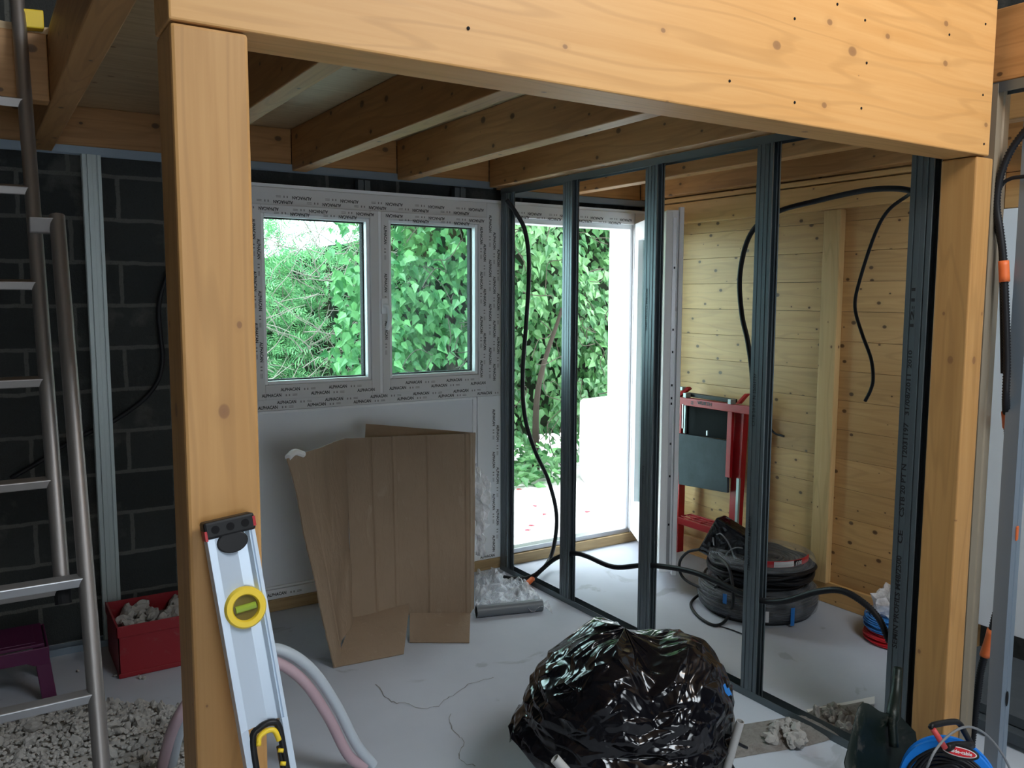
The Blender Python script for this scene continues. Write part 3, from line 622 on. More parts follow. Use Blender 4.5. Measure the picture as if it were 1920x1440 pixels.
# fallen petals
for i, (u, v) in enumerate([(984, 995), (1005, 1013), (1018, 1016), (968, 918), (1006, 950), (1023, 963), (1095, 960), (1105, 992), (1120, 992), (990, 985)]):
    p = W(u, v, 2, .021); mb = MB(); leaf(mb, p, V((math.cos(i*2.), math.sin(i*2.), .1)), V((0, 0, 1)), .05)
    tag(mb.build('fallen_petal', 'petal'), 'small red petal lying on the pale terrace outside the doorway', 'petal', 'red petals on the terrace')
# ---------------------------------------------------------------- cardboard
cb = thing('cardboard_box', (1.75, 3.6, 0), 'large opened brown cardboard box standing before the white panel below the window', 'cardboard box')
def quad(P, name, mt='card', parent=cb, t=.006, n=12, amp=.004, seed=0, tear=None, grooves=None):
    A, B, C_, D_ = P; vs = []; nr = (B-A).cross(D_-A).normalized()
    for j in range(n+1):
        for i in range(n+1):
            s_, t_ = i/n, j/n; p = (A.lerp(B, s_)).lerp(D_.lerp(C_, s_), t_); p = p+nr*amp*noise.noise(V((s_*3+seed, t_*3, seed)))
            for g_ in (grooves or ()): p = p+nr*.006*math.exp(-((s_-g_)/.008)**2)
            if tear and i == (n if tear > 0 else 0): p = p+(B-A).normalized()*.006*noise.noise(V((t_*30, seed, 0)))
            vs.append(p)
    return MB().add(vs, [(j*(n+1)+i, j*(n+1)+i+1, (j+1)*(n+1)+i+1, (j+1)*(n+1)+i) for j in range(n) for i in range(n)]).build(name, mt, parent, solid=t)
yl, yr = 3.62, 3.50
pBL, pTL = W(661, 1158, 1, yl), W(648, 822, 1, yl+.05); pBR, pTR = W(882, 1149, 1, yr), W(880, 813, 1, yr+.03)
quad((pBL, pBR, pTR, pTL), 'back_panel', n=90, amp=.010, grooves=(.20, .37, .645, .97))
lTL, lBL = W(538, 860, 1, 3.33), W(626, 1252, 2, .004)
quad((lBL, pBL, pTL, lTL), 'side_panel', n=70, seed=4, amp=.02, tear=-1, grooves=(.28,))
rBR, rTR = pBR+V((.045, .05, 0)), pTR+V((.055, .04, -.005))
quad((pBR, rBR, rTR, pTR), 'narrow_flap', n=20, seed=7, tear=1)
quad((W(626, 1252, 2, .004), W(757, 1226, 2, .004), W(768, 1133, 1, 3.56), pBL), 'bottom_flap', seed=9)
quad((W(768, 1205, 2, .004), W(880, 1205, 2, .004), pBR, W(768, 1150, 1, 3.55)), 'bottom_flap', seed=11)
quad((W(684, 826, 1, 3.72), W(885, 818, 1, 3.62), W(888, 812, 1, 3.64), W(686, 795, 1, 3.76)), 'top_flap', seed=13)
def tear_mark(u, v, y, sc, seed):
    c = W(u, v, 1, y-.022); mb = MB(); n = 14
    mb.add([c]+[c+V((math.cos(2*math.pi*i/n)*sc[0], 0, math.sin(2*math.pi*i/n)*sc[1]))*(1+.5*noise.noise(V((i*1.7, seed, 0)))) for i in range(n)], [(0, 1+i, 1+(i+1) % n) for i in range(n)]); mb.build('tear', 'inkg' if seed < 2 else 'gasket', cb)
tear_mark(686, 903, yl+.04, (.010, .022), 1); 
mb = MB(); mb.tube([W(540, 858, 1, 3.34), W(552, 848, 1, 3.38), W(568, 852, 1, 3.42)], .014, 10); o = mb.build('foam_lining', 'white', cb)
# plastic film
def cloth(quadpts, name, mt, label, cat, n=26, amp=.03, seed=0, f=4):
    A, B, C_, D_ = [V(p) for p in quadpts]; vs = []
    for j in range(n+1):
        for i in range(n+1):
            s_, t_ = i/n, j/n; p = (A.lerp(B, s_)).lerp(D_.lerp(C_, s_), t_)
            q = noise.noise(V((s_*f+seed, t_*f, seed))); w2 = abs(noise.noise(V((s_*f*2+seed, t_*f*2, 3))))
            e_ = .02*noise.noise(V((s_*9, t_*9, seed+2))); p = p+V((e_, e_*.7, abs(q)*amp+w2*amp*.6)); vs.append(p)
    return single(name, MB().add(vs, [(j*(n+1)+i, j*(n+1)+i+1, (j+1)*(n+1)+i+1, (j+1)*(n+1)+i) for j in range(n) for i in range(n)]), mt, label, cat)
cloth([W(890, 1150, 2, .002), W(1036, 1152, 2, .002), W(985, 1092, 2, .002), W(893, 1075, 2, .002)], 'plastic_film', 'film', 'crumpled clear plastic film on floor lying around the grey pipe', 'plastic film', amp=.085)
a = [W(893, 868, 1, 3.72), W(921, 905, 1, 3.72), W(906, 1045, 1, 3.75), W(892, 1040, 1, 3.75)]
mb = MB(); vs = []; n = 16
for j in range(n+1):
    for i in range(n+1):
        s_, t_ = i/n, j/n; p = a[0].lerp(a[1], s_).lerp(a[3].lerp(a[2], s_), t_); p = p+V((.03*noise.noise(V((s_*3, t_*8, 1))), .05*noise.noise(V((s_*4, t_*7, 5))), 0)); vs.append(p)
single('plastic_film', mb.add(vs, [(j*(n+1)+i, j*(n+1)+i+1, (j+1)*(n+1)+i+1, (j+1)*(n+1)+i) for j in range(n) for i in range(n)]), 'wbag', 'white translucent film hanging out behind the torn edge of the cardboard box', 'plastic film')
pa, pb = W(893, 1158, 2, .0), W(1016, 1145, 2, .0); pa.z = pb.z = .031
single('grey_pipe', MB().pipe(pa, pb, .030, .0265), 'pipeg', 'dark grey plastic pipe lying on floor beside the cardboard box', 'pipe', smooth=True)
# ---------------------------------------------------------------- cables and conduits
def cable(name, pts, r, label, mt='conduit', rib=None, tapes=(), group=None, cat='cable', n=10):
    P = spline([V(p) for p in pts], 6); c = thing(name, P[-1] if P[-1].z < P[0].z else P[0], label, cat, group)
    MB().tube(pts, r, n, 6, rib).build('sheath', mt, c, smooth='all')
    for t0, t1 in tapes:
        a_, b_ = int(t0*(len(P)-1)), max(int(t1*(len(P)-1)), int(t0*(len(P)-1))+2); MB().tube(P[a_:b_+1], r*1.25, 12, 0).build('tape_band', 'tape', c, smooth='all')
    return c
px = lambda L_, ax, val: [W(u, v, ax, val) for u, v in L_]
cable('cable', px([(950, 375), (968, 400), (985, 435), (992, 500), (987, 600), (980, 700), (984, 780), (1003, 845), (1028, 900), (1043, 960), (1041, 1010), (1030, 1050)], 1, 3.97)+[W(1008, 1076, 2, .05), W(982, 1100, 2, .014), W(968, 1112, 2, .014)], .012,
      'black cable hanging in a long curve in the doorway down to the floor track', tapes=[(.885, .925)])
cable('conduit', [W(944, 1082, 2, .03), W(975, 1085, 2, .03), W(1003, 1078, 2, .06)]+px([(1040, 1048), (1075, 1038), (1100, 1043), (1150, 1063), (1205, 1060), (1250, 1063), (1300, 1073), (1350, 1093), (1400, 1116), (1440, 1128), (1480, 1125), (1530, 1110), (1575, 1107), (1615, 1127), (1648, 1160), (1668, 1205)], 0, 2.578), .0125,
      'long black corrugated conduit threaded low through the partition studs', rib=(.008, .80), cat='conduit')
cable('conduit', px([(1735, 372), (1700, 356), (1650, 354), (1600, 361), (1530, 377), (1465, 394), (1425, 417), (1400, 455), (1387, 520), (1391, 590), (1402, 640), (1410, 700), (1412, 760)], 0, 2.64), .010,
      'black conduit arching from the lettered stud and dropping behind the fourth stud', cat='conduit')
cable('cable', [W(1728, 350, 0, 2.598)]+px([(1703, 366), (1665, 395), (1640, 440), (1612, 525), (1603, 575), (1616, 625), (1633, 672), (1637, 710), (1632, 732), (1622, 752)], 0, 2.72), .0062, 'thin black cable end dangling in an S curve before the plank wall')
cable('cable', px([(330, 470), (312, 520), (298, 570), (301, 630), (305, 672), (297, 712), (268, 750), (215, 788), (165, 812), (120, 835), (70, 868), (20, 897)], 1, 4.23), .011, 'black cable swinging across the dark block wall')
cable('conduit', px([(1762, 330), (1757, 420), (1753, 620), (1747, 800), (1738, 1000), (1726, 1160), (1716, 1250), (1722, 1345), (1716, 1420)], 0, 2.665), .012, 'black taped conduit squeezed between lettered stud and wooden post', rib=(.008, .80), tapes=[(.08, .125), (.235, .27), (.46, .49), (.69, .74)], cat='conduit')
cable('conduit', px([(1960, 205), (1920, 248), (1893, 287), (1875, 335), (1869, 385), (1875, 430), (1881, 480), (1884, 540), (1887, 620), (1888, 690), (1886, 750)], 0, 2.675)+[W(1889, 800, 0, 2.77), W(1892, 880, 0, 2.83), W(1892, 960, 0, 2.85)], .012, 'grey corrugated conduit curving down beside the massive beam end, orange tape on it', rib=(.009, .78), tapes=[(.475, .53), (.815, .855)], cat='conduit')
cable('cable', px([(1960, 325), (1920, 331), (1895, 335), (1878, 348), (1864, 385), (1867, 420), (1876, 470), (1878, 560), (1880, 700)], 0, 2.685), .006, 'thin black cable looping behind the taped corrugated conduit below the beam end')
cable('conduit', px([(1883, 1110), (1868, 1150), (1857, 1195), (1846, 1230), (1838, 1262), (1832, 1310)], 0, 2.85)+[V((2.84, W(1826, 1340, 0, 2.85).y, .014))], .013, 'short corrugated conduit with orange tape, low between tan stud and slotted stud', rib=(.009, .78), tapes=[(.28, .52)], cat='conduit')
single('cable', MB().tube(px([(1440, 795), (1452, 812), (1470, 818)], 0, 3.72), .006, 8, 4), 'conduit', 'short stub of black cable poking out of plank wall', 'cable')
# ---------------------------------------------------------------- red folding stand
XS = 3.64
st = thing('folding_stand', (XS, 3.9, 0), 'red metal folding work stand leaning against the plank wall behind door', 'work stand')
def P(u, v, x=XS): return W(u, v, 0, x)
def bar(mb, a, b, w, d=.03, x=XS):
    """flat bar from a to b in the plane of the stand, w wide and d deep"""
    a, b = V(a), V(b); t = (b-a)*.5; s_ = (b-a).normalized().cross(V((1, 0, 0)))*w*.5; mb.obox((a+b)*.5, t, s_, (d*.5, 0, 0))
mb = MB(); bar(mb, P(1279, 750), P(1271, 1033), .045, .05); mb.build('leg', 'red', st, bevel=.003)
mb = MB(); bar(mb, P(1391, 772), P(1377, 1010), .07, .04); mb.build('leg', 'red', st, bevel=.003)
mb = MB(); bar(mb, P(1270, 750, XS-.05), P(1412, 770, XS-.05), .045, .04); cbx = mb.build('cross_bar', 'red', st, bevel=.003)
for a_, b_, w_ in ((P(1402, 738, XS+.01), P(1385, 757, XS-.06), .035), (P(1293, 727, XS), P(1274, 742, XS-.05), .03)): mb = MB(); bar(mb, a_, b_, w_, .03); mb.build('clamp_arm', 'red', st, bevel=.003)
mb = MB(); bar(mb, P(1288, 739, XS-.02), P(1378, 752, XS-.02), .022, .04); mb.build('black_rail', 'black', st, bevel=.003)
for q_, sz in ((P(1288, 741, XS-.06), (.012, .014)), (P(1372, 753, XS-.06), (.012, .014)), (P(1279, 728, XS-.02), (.022, .010))): mb = MB(); mb.obox(q_, (.02, 0, 0), (0, sz[0], 0), (0, 0, sz[1])); mb.build('steel_bracket', 'galvl', st, bevel=.002)
mb = MB(); mb.add([P(1291, 760, XS), P(1368, 773, XS), P(1366, 824, XS), P(1288, 814, XS)], [(0, 1, 2, 3)]); mb.build('upper_board', 'gasket', st, solid=.02)
mb = MB(); mb.add([P(1272, 812, XS-.045), P(1365, 826, XS-.045), P(1366, 924, XS-.045), P(1274, 908, XS-.045)], [(0, 1, 2, 3)]); mb.build('lower_board', 'darksteel', st, solid=.018, bevel=.004)
mb = MB(); bar(mb, P(1371, 766, XS-.045), P(1366, 895, XS-.045), .036, .02); mb.build('side_strut', 'red', st, bevel=.003)
for a_, b_, w_ in ((P(1286, 760, XS-.02), P(1284, 812, XS-.02), .012), (P(1369, 770, XS-.02), P(1367, 818, XS-.02), .010), (P(1385, 897, XS-.025), P(1381, 990, XS-.025), .018)): mb = MB(); bar(mb, a_, b_, w_, .015); mb.build('slide_rail', 'galvl', st)
mb = MB(); bar(mb, P(1281, 758, XS-.07), P(1280, 803, XS-.07), .008, .008); mb.obox(P(1326, 812, XS-.06), (.004, 0, 0), (0, .004, 0), (0, 0, .014)); mb.build('bolt', 'alu', st)
# step grid
a, b = P(1268, 975, XS-.10), P(1372, 996, XS-.10); a2, b2 = P(1283, 962, XS+.02), P(1385, 978, XS+.02); zz = (a.z+b.z)/2
for q in (a, b, a2, b2): q.z = zz
a2.y, b2.y = a.y, b.y
mb = MB(); mb.box(a.x-.006, a2.x, b.y, a.y, zz-.04, zz-.002)
mb = MB()
for q0, q1 in ((a, b), (a2, b2)): mb.obox((q0+q1)*.5+V((0, 0, -.015)), (.006, 0, 0), (0, (q0-q1).length*.5, 0), (0, 0, .02))
for t in (0, .2, .4, .6, .8, 1): c0 = a.lerp(b, t); c1 = a2.lerp(b2, t); mb.obox((c0+c1)*.5, ((c1-c0)*.5), (0, .0025, 0), (0, 0, .004))
for t in (.33, .66): c0 = a.lerp(a2, t); c1 = b.lerp(b2, t); mb.obox((c0+c1)*.5, (.0025, 0, 0), (0, (c0-c1).length*.5, 0), (0, 0, .004))
mb.build('foot_step', 'red', st, bevel=.001)
mb = MB(); t0 = P(1307, 754.5, XS-.072); dirx = (P(1400, 768.5, XS-.072)-P(1275, 750, XS-.072)).normalized(); put_text(mb, 'WURTH', t0+V((0, 0, -.010)), dirx, (0, 0, 1), .020, .115)
q = P(1295, 755, XS-.072)
for s_ in (1, -1):
    mb.add([q+dirx*.0+V((0, 0, s_*.003)), q+dirx*.022+V((0, 0, s_*.003)), q+dirx*.018+V((0, 0, s_*.011)), q+dirx*.012+V((0, 0, s_*.008)), q+dirx*.006+V((0, 0, s_*.011))], [(0, 1, 2, 3, 4)])
mb.build('printed_logo', 'ink', cbx)
# ---------------------------------------------------------------- coils of cable
CC = V((3.38, 2.93, 0))
def coil(cx, cy, z0, z1, r0_, r1_, rw, turns_z, turns_r, seed, jitter=.006):
    mb = MB(); rr = random.Random(seed)
    for k in range(turns_z):
        z_ = z0+rw+(z1-z0-2*rw)*k/max(1, turns_z-1); ph = rr.uniform(0, 6.28)
        bulge = (r1_-r0_)*(1-((k+.5)/turns_z*2-1)**2)**.5*.35 if turns_z > 2 else 0
        for q in range(turns_r):
            rad = r0_+(r1_-r0_)*.65*q/max(1, turns_r-1)+bulge; pts = []
            for j in range(14):
                th = 2*math.pi*j/14; pts.append(V((cx+(rad+rr.uniform(-jitter, jitter))*math.cos(th), cy+(rad+rr.uniform(-jitter, jitter))*math.sin(th), z_+.006*math.sin(th+ph)+rr.uniform(-jitter, jitter)*.5)))
            mb.tube(pts, rw, 6, 3, closed=True, cap=False)
    return mb
c1 = thing('cable_coil', (CC.x, CC.y, 0), 'lower shrink wrapped coil of black cable on the floor against the plank wall', 'cable coil')
coil(CC.x, CC.y, .004, .150, .17, .295, .0075, 9, 6, 1, .003).build('cable', 'conduit', c1, smooth='all')
mb = MB(); prof = [(.15, .0025), (.27, .002), (.300, .03), (.310, .075), (.300, .125), (.26, .157), (.15, .160)]; mb.lathe(prof, (CC.x, CC.y, 0), (0, 0, 1), 48, capped=False); mb.build('shrink_wrap', 'wrap', c1, smooth='all')
mb = MB(); p = W(1395, 1140, 1, 2.665)
def patch(mb, c, rad, th0, th1, z0, z1, n=8):
    vs = [V((c.x+rad*math.cos(th0+(th1-th0)*i/n), c.y+rad*math.sin(th0+(th1-th0)*i/n), z_)) for z_ in (z0, z1) for i in range(n+1)]
    mb.add(vs, [(i, i+1, n+2+i, n+1+i) for i in range(n)])
patch(mb, CC, .312, math.radians(212), math.radians(232), .03, .085); lb_ = mb.build('label', 'white', c1)
mb = MB(); th = math.radians(214); o_ = CC+V((.3135*math.cos(th), .3135*math.sin(th), .064)); put_text(mb, 'COND', o_, (-math.sin(th), math.cos(th), 0), (0, 0, 1), .012); mb.build('printed_lettering', 'ink', lb_)
for t0_, t1_, z0_, z1_ in ((252, 256, .01, .10), (190, 194, .09, .14)): mb = MB(); patch(mb, CC, .313, math.radians(t0_), math.radians(t1_), z0_, z1_); mb.build('blue_tape', 'bluet', c1)
c2 = thing('cable_coil', (CC.x, CC.y, .165), 'upper loose coil of black cable lying on the wrapped coil', 'cable coil')
coil(CC.x+.01, CC.y-.01, .168, .275, .06, .265, .0095, 6, 9, 2, .012).build('cable', 'conduit', c2, smooth='all')
mb = MB(); cc2 = CC+V((.01, -.01, 0)); patch(mb, cc2, .235, math.radians(215), math.radians(300), .280, .312, 16); o = mb.build('label', 'redwire', c2, solid=.002)
mb = MB(); patch(mb, cc2, .238, math.radians(236), math.radians(262), .282, .310); mb.build('white_label', 'white', o)
mb = MB(); patch(mb, cc2, .238, math.radians(262.5), math.radians(276), .282, .310); mb.build('black_label', 'black', o)
mb = MB(); th = math.radians(275); put_text(mb, '3G1,5', cc2+V((.2405*math.cos(th), .2405*math.sin(th), .305)), (math.sin(th), -math.cos(th), 0), (0, 0, -1), .017, .048); mb.build('printed_lettering', 'white', o)
mb = MB(); th = math.radians(260); put_text(mb, 'ORTSUOON', cc2+V((.2405*math.cos(th), .2405*math.sin(th), .314)), (math.sin(th), -math.cos(th), 0), (0, 0, -1), .010, .085)
mb = MB(); mb.lathe([(.01, .300), (.10, .310), (.20, .303), (.262, .292), (.272, .262)], (cc2.x, cc2.y, 0), (0, 0, 1), 40, capped=False); mb.build('clear_film', 'wrap', c2, smooth='all')
# tool bag
bg = thing('tool_bag', (3.15, 3.0, .16), 'black plastic tool pouch tipped against the cable coils', 'bag')
mb = MB(); xb_ = 3.22
A = [W(1342, 970, 0, xb_), W(1405, 1010, 0, xb_), W(1400, 1082, 0, xb_), W(1352, 1058, 0, xb_), W(1306, 1033, 0, xb_)]
mb.ext(A, (.09, .02, 0)); mb.build('body', 'bag', bg, bevel=.012)
mb = MB(); mb.tube([W(1344, 1002, 0, xb_-.01), W(1352, 1001, 0, xb_-.03), W(1364, 1015, 0, xb_-.03), W(1372, 1032, 0, xb_-.02), W(1380, 1055, 0, xb_-.01)], .0035, 8); mb.tube([W(1357, 1050, 0, xb_-.02), W(1365, 1035, 0, xb_-.03), W(1380, 1027, 0, xb_-.03), W(1393, 1028, 0, xb_-.01)], .003, 8); mb.build('cord', 'cablegrey', bg)
mb = MB(); mb.obox(W(1338, 1015, 0, xb_-.008), (.003, 0, 0), (0, .0035, .001), (0, .004, .02)); mb.build('buckle', 'alu', bg)
cable('cable', px([(1312, 1030), (1290, 1035), (1275, 1052), (1276, 1075), (1292, 1092), (1330, 1106)], 0, 3.12)+px([(1345, 1098), (1370, 1085)], 0, 3.10), .0075, 'loop of black cable springing out from behind the tool pouch')
cable('cable', [W(1345, 1095, 2, .10), W(1322, 1108, 2, .05), W(1300, 1124, 2, .01), W(1296, 1138, 2, .009), W(1312, 1158, 2, .009), W(1338, 1172, 2, .009), W(1358, 1166, 2, .009), W(1370, 1145, 2, .05), W(1375, 1120, 0, 3.0), W(1371, 1080, 0, 3.02), W(1360, 1055, 0, 3.06), W(1335, 1038, 0, 3.12)], .0075, 'loop of black cable lying on floor in front of the coils')
cable('cable', [W(1350, 1174, 2, .005), W(1375, 1182, 2, .005), W(1395, 1190, 2, .005), W(1420, 1200, 2, .005)], .003, 'thin grey cable tail on the floor near the stud')
# wire coils
wc = V((3.57, 2.27, 0))
single('wire_coil', coil(wc.x, wc.y, .003, .055, .06, .135, .003, 7, 8, 5, .002), 'redwire', 'flat coil of red wire on the floor, lowest of the little stack', 'wire coil', smooth='all')
single('wire_coil', coil(wc.x, wc.y, .060, .125, .06, .135, .003, 8, 8, 6, .003), 'bluewire', 'coil of blue wire resting on the red wire coil', 'wire coil', smooth='all')
mb = MB(); n = 22; vs = []
for j in range(n//2+1):
    for i in range(n):
        th = 2*math.pi*i/n; ph = math.pi*.5*j/(n//2); d = V((math.cos(th)*math.cos(ph), math.sin(th)*math.cos(ph), math.sin(ph))); q = 1+.45*noise.noise(d*2.6)+.25*noise.noise(d*6)
        vs.append(wc+V((.02, .0, .127))+V((d.x*.11, d.y*.11, d.z*.12))*q)
fs = [(j*n+i, j*n+(i+1) % n, (j+1)*n+(i+1) % n, (j+1)*n+i) for j in range(n//2) for i in range(n)]
for v_ in vs: v_.z = max(v_.z, .129)
single('plastic_bag', MB().add(vs, fs), 'wbag', 'crumpled white plastic bag on top of the blue wire coil', 'plastic bag')
# ---------------------------------------------------------------- ladder
ld_ = thing('ladder', (.0, 2.2, 0), 'tall two section aluminium ladder leaning into the stair opening', 'ladder')
Xi, Xo = .168, .224
def LP(x, z, off=0): return V((x, 3.062-(2.43-z)*.335-off, z))
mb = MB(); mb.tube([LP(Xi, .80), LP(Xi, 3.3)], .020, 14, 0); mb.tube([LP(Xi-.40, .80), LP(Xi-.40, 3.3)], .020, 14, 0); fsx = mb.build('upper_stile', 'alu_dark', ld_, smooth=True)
mb = MB(); mb.tube([LP(Xi, .775), LP(Xi, .82)], .0205, 14, 0); mb.build('end_cap', 'gasket', fsx)
for x in (Xo, Xo-.50):
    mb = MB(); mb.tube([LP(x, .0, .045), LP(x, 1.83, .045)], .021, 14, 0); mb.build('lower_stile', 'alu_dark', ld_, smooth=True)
zr = [W(u, v, 1, 2.6).z for u, v in ()]
for (u, v) in [(20, 356), (20, 534), (20, 717), (20, 912), (20, 1119)]:
    # height where the sight line meets the tilted ladder plane
    lo_, hi_ = 0., 3.
    best = min((abs((W(u, v, 1, LP(0, z_/200).y).z)-z_/200), z_/200) for z_ in range(0, 600)); zz = best[1]
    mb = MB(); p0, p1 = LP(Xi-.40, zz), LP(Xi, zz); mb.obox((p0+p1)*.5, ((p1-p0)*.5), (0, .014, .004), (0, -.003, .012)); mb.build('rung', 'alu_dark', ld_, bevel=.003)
for (u, v) in [(60, 1330), ]:
    best = min((abs((W(u, v, 1, LP(0, z_/200, .045).y).z)-z_/200), z_/200) for z_ in range(0, 600)); zz = best[1]
    mb = MB(); p0, p1 = LP(Xo-.5, zz, .045), LP(Xo, zz, .045); mb.obox((p0+p1)*.5, ((p1-p0)*.5), (0, .014, .004), (0, -.003, .013)); mb.build('rung', 'alu', ld_, bevel=.003)
    zz2 = zz+.285
    mb = MB(); p0, p1 = LP(Xo-.5, zz2, .045), LP(Xo, zz2, .045); mb.obox((p0+p1)*.5, ((p1-p0)*.5), (0, .014, .004), (0, -.003, .013)); mb.build('rung', 'alu', ld_, bevel=.003)
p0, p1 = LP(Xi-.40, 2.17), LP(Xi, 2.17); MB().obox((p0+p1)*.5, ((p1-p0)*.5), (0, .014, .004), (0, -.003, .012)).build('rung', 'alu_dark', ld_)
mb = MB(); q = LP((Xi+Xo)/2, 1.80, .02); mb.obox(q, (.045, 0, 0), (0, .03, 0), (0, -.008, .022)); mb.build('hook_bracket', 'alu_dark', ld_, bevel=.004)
# ---------------------------------------------------------------- stool
so = thing('plastic_stool', (.04, 3.84, 0), 'low purple plastic stool standing behind the ladder', 'stool')
hs = W(88, 1213, 1, 3.70).z; x1_, x0_ = .195, -.13
mb = MB(); mb.ext([(x0_+.02, 3.715, hs), (x1_-.02, 3.715, hs), (x1_-.02, 3.965, hs), (x0_+.02, 3.965, hs)], (0, 0, .012)); mb.box(x0_+.04, x1_-.05, 3.735, 3.94, hs+.012, hs+.016); mb.build('seat', 'purple', so, bevel=.008)
mb = MB()
for yy in (3.70, 3.975):
    mb.ext([(x0_+.01, yy, hs), (x1_-.01, yy, hs), (x1_-.005, yy, hs-.07), (x1_-.06, yy, hs-.07), (x1_-.085, yy, hs-.055), (x0_+.085, yy, hs-.055), (x0_+.06, yy, hs-.07), (x0_+.005, yy, hs-.07)], (0, .008, 0))
for xx in (x0_+.005, x1_-.013): mb.box(xx, xx+.008, 3.705, 3.98, hs-.06, hs)
mb.build('apron', 'purple', so, bevel=.003)
for sx in (-1, 1):
    for sy in (-1, 1):
        cx_ = (x0_+x1_)/2+sx*((x1_-x0_)/2-.03); cy_ = 3.842+sy*.12
        mb = MB(); mb.add([V((cx_+dx+sx*k*.018, cy_+dy+sy*k*.012, (hs-.05)*(1-k))) for k in (0, 1) for dx, dy in ((-.026, -.018), (.026, -.018), (.026, .018), (-.026, .018))], [(0, 1, 2, 3), (7, 6, 5, 4), (0, 4, 5, 1), (1, 5, 6, 2), (2, 6, 7, 3), (3, 7, 4, 0)]); mb.build('leg', 'purple', so, bevel=.004)
# ---------------------------------------------------------------- rubble
R_ = random.Random(11)
def chunk_mesh(i):
    bm = bmesh.new(); bmesh.ops.create_icosphere(bm, subdivisions=2, radius=1); sd = i*7.3
    for v_ in bm.verts:
        n_ = v_.co.normalized(); q = 1+.55*noise.noise(n_*1.3+V((sd, 0, 0)))+.28*noise.noise(n_*3.2+V((0, sd, 0))); v_.co = V((n_.x, n_.y*.8, n_.z*.6))*q
    me = D.meshes.new('rubble_chunk'); bm.to_mesh(me); bm.free(); me.materials.append(M['rubble']); return me
CH = [chunk_mesh(i) for i in range(7)]
def chunk(p, s, label, group):
    o = D.objects.new('concrete_chunk', R_.choice(CH)); col.objects.link(o); o.location = p; o.scale = (s*R_.uniform(.7, 1.3), s*R_.uniform(.7, 1.2), s*R_.uniform(.6, 1.1)); o.rotation_euler = [R_.uniform(0, 6.28) for _ in range(3)]
    return tag(o, label, 'rubble', group)
# heap of fine debris at left
def heap_h(x, y): 
    f = max(0, 1-((x-.10)/.62)**2-((y-3.05)/.50)**2); return .10*f**.6+.02*noise.noise(V((x*9, y*9, 0)))*(1 if f > 0 else 0)
mb = MB(); nx, ny = 60, 44; vs = []
for j in range(ny+1):
    for i in range(nx+1):
        x = -.62+1.42*i/nx; y = 2.5+1.1*j/ny; h_ = heap_h(x, y); vs.append((x, y, max(-.03, h_-.012)+.012*noise.noise(V((x*30, y*30, 2)))))
mb.add(vs, [(j*(nx+1)+i, j*(nx+1)+i+1, (j+1)*(nx+1)+i+1, (j+1)*(nx+1)+i) for j in range(ny) for i in range(nx)])
ico = [V(p).normalized() for p in ((0, 0, 1), (.89, 0, .45), (.28, .85, .45), (-.72, .53, .45), (-.72, -.53, .45), (.28, -.85, .45), (.72, .53, -.45), (-.28, .85, -.45), (-.89, 0, -.45), (-.28, -.85, -.45), (.72, -.53, -.45), (0, 0, -1))]
icf = [(0, 1, 2), (0, 2, 3), (0, 3, 4), (0, 4, 5), (0, 5, 1), (1, 6, 2), (2, 7, 3), (3, 8, 4), (4, 9, 5), (5, 10, 1), (6, 7, 2), (7, 8, 3), (8, 9, 4), (9, 10, 5), (10, 6, 1), (11, 7, 6), (11, 8, 7), (11, 9, 8), (11, 10, 9), (11, 6, 10)]
def grit(mb, p, s_):
    a_ = R_.uniform(.5, 1.2); b_ = R_.uniform(.4, 1.0); rz = R_.uniform(0, 6.28); c_, d_ = math.cos(rz), math.sin(rz); mb.add([V(p)+V(((q.x*c_-q.y*d_)*s_, (q.x*d_+q.y*c_)*s_*a_, q.z*s_*b_))*R_.uniform(.75, 1.2) for q in ico], icf)
k = 0
while k < 3800:
    x = R_.uniform(-.3, .72); y = R_.uniform(2.6, 3.53); h_ = heap_h(x, y)
    if h_ > .002: grit(mb, (x, y, h_+.001), R_.choice([.003, .005, .006, .008, .010])); k += 1
tag(mb.build('debris', 'rubble'), 'heap of fine grey debris under and between the broken concrete below the ladder', 'debris', kind='stuff')
cnt = 0
while cnt < 290:
    x = R_.uniform(-.25, .70); y = R_.uniform(2.70, 3.53)
    h_ = heap_h(x, y)
    if h_ <= .004: continue
    s = R_.choice([.011, .013, .016, .020]) if cnt > 34 else R_.uniform(.024, .038); chunk((x, y, h_+s*.25), s, 'chunk of broken grey concrete on the rubble heap under the ladder', 'concrete chunks of the rubble heap'); cnt += 1
for i in range(46):
    chunk((R_.uniform(.47, .74), R_.uniform(3.80, 4.06), .150+R_.uniform(0, .05)), R_.uniform(.022, .040), 'chunk of broken concrete inside the red metal box', 'concrete chunks in the red box')
for u, v in ((146, 1257), (216, 1266), (262, 1270), (270, 1271)):
    chunk(W(u, v, 2, .008), .010, 'small crumb of concrete on floor near the red metal box', 'crumbs beside the red box')
